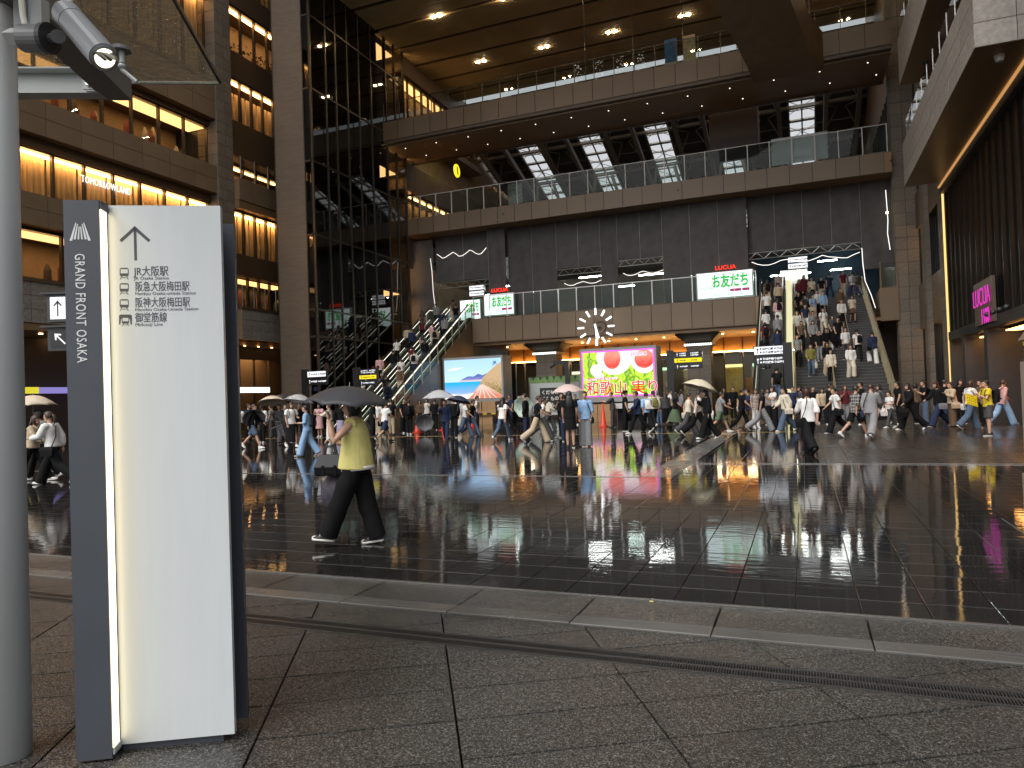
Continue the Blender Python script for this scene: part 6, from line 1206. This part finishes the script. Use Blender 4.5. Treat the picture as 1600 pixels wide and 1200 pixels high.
for y in (35.6,36.5,37.3,38.0,38.8,39.7,40.4,41.1,41.9,42.6,43.3,44.1,44.9,45.7,46.4): a=rl[(k*5+2)%len(rl)]; ride(-22.65-.55*(k%2),y,'A',*a,hair=hh[(k*3)%8],extra='backpack:black' if k%4==0 else '',place='the tan sided escalator'); k+=1
for y in (35.9,37.0,38.3,39.2,40.2,41.4,42.4,43.0,44.0,45.0,46.0): a=rl[(k*7+3)%len(rl)]; ride(-24.4-.55*(k%2),y,'T' if 0 else 'A',*a,hair=hh[(k*3)%8],place='the escalator nearest the lift tower'); k+=1
# ---- the walker in the yellow vest under the dark umbrella
POSE['hero']=dict(l=(25,3),r=(-9,6),lean=3,la=(40,30,128),ra=(6,0,100),curl=.9,nod=8,**{'in':10})
f0,f1=at(508,856,'Z',0),at(588,850,'Z',0); hp=f0.lerp(f1,.68)
def hero():
    g=rig('hero'); t=thing('person','person in lemon knit vest and loose black trousers walking under a dark umbrella','person',(hp.x,hp.y,0),R(108)); t.scale=(1.0,)*3
    link('body',b_body(g,.0075),t)
    mb=MB(); u=g.up; hem=-.04
    mb.path([u(0,hem)+V((0,.022,0)),u(0,hem+.02)+V((0,.02,0)),u(0,.12)+V((0,.008,0)),u(0,.25),u(0,.38),u(0,.47),u(0,.52)],[(.196,.205),(.196,.203),(.188,.182),(.18,.16),(.186,.148),(.175,.115),(.085,.075)],28,up=(1,0,0))
    for sh,el,wr,d,s in g.arms: mb.path([sh-V((s*.04,0,0)),sh+V((s*.012,0,0))],[.07,.072],14)
    o=link('vest',skin_mesh(mb,'vest',['cloth_lemon'],.009,5),t)
    mb=MB(); mb.path([u(0,hem+.03),u(0,hem-.012)],[(.186,.185),(.187,.188)],28,up=(1,0,0)); mb.build('undershirt','cloth_white',t,True)
    for s in (-1,1): mb=MB().path([g.arms[0 if s<0 else 1][0]+V((-s*.012,0,-.075)),g.arms[0 if s<0 else 1][0]+V((s*.002,.0,-.10))],[(.03,.05),(.028,.045)],12); mb.build('undershirt','cloth_white',t,True)
    mb=MB(); mb.path([g.hip+V((0,0,-.09)),u(0,.0),u(0,.06),u(0,.1)],[(.15,.125),(.155,.13),(.15,.12),(.14,.11)],24,up=(1,0,0))
    for h,kk,a,f in g.legs:
        e=a+(a-kk).normalized()*.025; n=10
        pts=[]; rad=[]
        for i in range(n+1):
            q=i/n; p_=(h+V((0,0,.03))).lerp(kk,q*2) if q<.5 else kk.lerp(e,q*2-1); wv=.004*math.sin(i*2.4); pts.append(p_+V((0,wv*1.5,0))); tp=(.78,.9,.97)[i] if i<3 else 1; rad.append(((.112-.012*q+wv)*tp,(.118-.014*q+wv)*tp))
        mb.path(pts,rad,22)
    link('trousers',skin_mesh(mb,'trousers',['cloth_black'],.009,4),t)
    for i in (0,1):
        o=link('shoe',b_shoe(g,i),t); recol(o,'shoe_black','sole_white')
        h,kk,a,fp=g.legs[i]; Rm=MX.Rotation(fp,3,'X'); MB().ell(a+Rm@V((0,.155,-.052)),(.038,.034,.026),10,6,Rm).build('toe_cap','sole_white',t,True)
        mb=MB()
        for q in range(4): mb.path([a+Rm@V((-.034,.02+.024*q,.018-.013*q)),a+Rm@V((0,.026+.024*q,.03-.013*q)),a+Rm@V((.034,.02+.024*q,.018-.013*q))],.0045,5)
        mb.build('laces','sole_white',t)
    o=link('hair',b_hair(g,'bob'),t); recol(o,'hair_black')
    M=MX.Translation(hp)@MX.Rotation(R(108),4,'Z'); return g,t,M
g,ht,HM=hero()
c=atd(546,604,(hp.y*math.cos(YAW)-hp.x*math.sin(YAW))); hd=HM@(g.arms[0][2]+g.arms[0][3]*.06)
axu=(c-hd).normalized(); eu=axu.to_track_quat('Z','Y').to_euler()
u_=umbrella(c,'black','dark grey folding umbrella held by the walker in the lemon vest',.48,(0,0),(c-hd).length-.02,dome=.36); u_.rotation_euler=(R(3),R(8),0)
# bags of the walker
bw=HM@(g.arms[1][2]+g.arms[1][3]*.07); hb=thing('handbag','black structured handbag hanging from the hand of the walker in lemon vest','handbag',(bw.x,bw.y,bw.z-.40),R(108))
def hl(z,w,d): return [(-d,-w,z),(d,-w,z),(d,w,z),(-d,w,z)]
MB().loft([hl(0,.15,.06),hl(.02,.17,.07),hl(.10,.175,.075)]).build('base','cloth_black',hb); MB().loft([hl(.101,.175,.072),hl(.24,.125,.04)]).build('body',mat('bag_leather',(.03,.031,.035),.4,bump=(80,.2,.002)),hb)
for x in (-.03,.03): MB().path([(x,-.07,.23),(x,-.045,.36),(x,0,.415),(x,.045,.36),(x,.07,.23)],.009,8).build('handle','bag_leather',hb)
for yq in (-.07,.07): MB().box(-.079,yq-.015,.0,.079,yq+.015,.12).build('band','cloth_black',hb)
sk=thing('shopping_sack','dark purple patterned sack hanging behind the black handbag','bag',(bw.x-.02,bw.y+.12,bw.z-.80),R(108)); mat('sack',(.045,.038,.055),.6,noise=(14,.6),bump=(9,.5,.03))
mb=MB().path([(0,0,.0),(0,0,.03),(0,0,.15),(0,0,.28),(0,0,.36),(0,0,.5)],[(.05,.10),(.085,.15),(.11,.19),(.10,.18),(.06,.12),(.015,.03)],20,up=(1,0,0)); mb.build('sack','sack',sk,True); MB().path([(0,-.03,.46),(0,-.02,.66),(0,.02,.66),(0,.03,.46)],.008,6).build('handle','sack',sk)
# ================================================================ put every root at the base of its thing
bpy.context.view_layer.update()
for o in list(COL.objects):
    if o.type=='EMPTY' and o.parent is None and o.location.length<1e-6:
        pts=[c.matrix_world@V(q) for c in o.children for q in c.bound_box] if o.children else []
        if not pts: continue
        base=V(((min(p.x for p in pts)+max(p.x for p in pts))/2,(min(p.y for p in pts)+max(p.y for p in pts))/2,min(p.z for p in pts)))
        o.location=base
        for c in o.children: c.location=c.location-base
bpy.context.view_layer.update()
# pieces that belong to a part hang under that part
SUB={'totem_sign':{'lettering':'white_panel','print':'white_panel','arrow':'white_panel','emblem':'end_post','post_lettering':'end_post','light_slot':'end_post','slot_cap':'end_post'},'video_screen':{'picture':'cabinet','screen_lettering':'cabinet'},
 'light_box':{'lettering':'face','caption_bar':'face','top_lettering':'case','letter_stay':'case'},'direction_sign':{'lettering':'panel','pictogram':'panel','arrow':'panel','bar':'panel_face'},'umbrella':{'rib':'canopy','handle':'shaft'},'escalator':{'light_strip':'balustrade','handrail':'balustrade'},
 'column':{'lamp_slot':'lamp_ring'},'spotlight':{'lens':'lamp_body','bezel':'lamp_body','housing_rim':'housing'},'department_store':{'sign_lettering':'sign_frame','door_leaf':'door_frame'},'handbag':{'band':'body','handle':'body'},'menu_board':{'lettering':'board'},'market_stall':{'leaf_print':'leaf_band'},'stone_pedestal':{'lantern_card':'lantern_glass'},'clock':{'hour_bar':'ring'},'person':{'toe_cap':'shoe','laces':'shoe'},'glass_canopy':{'fixing_nut':'fixing_stem','bolt':'bolt_plate'}}
KIDS={}
for o in COL.objects:
    if o.parent: KIDS.setdefault(o.parent,[]).append(o)
for o in list(COL.objects):
    if o.parent is not None or o.type!='EMPTY': continue
    rule=SUB.get(o.name.split('.')[0]); 
    if not rule: continue
    kids=KIDS.get(o,[]); nm=lambda c:c.name.split('.')[0]
    for c in kids:
        tgt=None
        for k,v in rule.items():
            if nm(c)==k or nm(c).startswith(k+'_') and k in('picture',): tgt=v
        if not tgt: continue
        cand=[q for q in kids if nm(q)==tgt or nm(q).startswith(tgt+'_')]
        if not cand: continue
        bc=lambda q:sum((q.matrix_world@V(b) for b in q.bound_box),V())/8
        q=min(cand,key=lambda q:(bc(q)-bc(c)).length)
        if q is c or q.rotation_euler.to_quaternion().angle>1e-6: continue
        loc=c.location.copy(); c.parent=q; c.location=loc-q.location
bpy.data.scenes.remove(TMP)
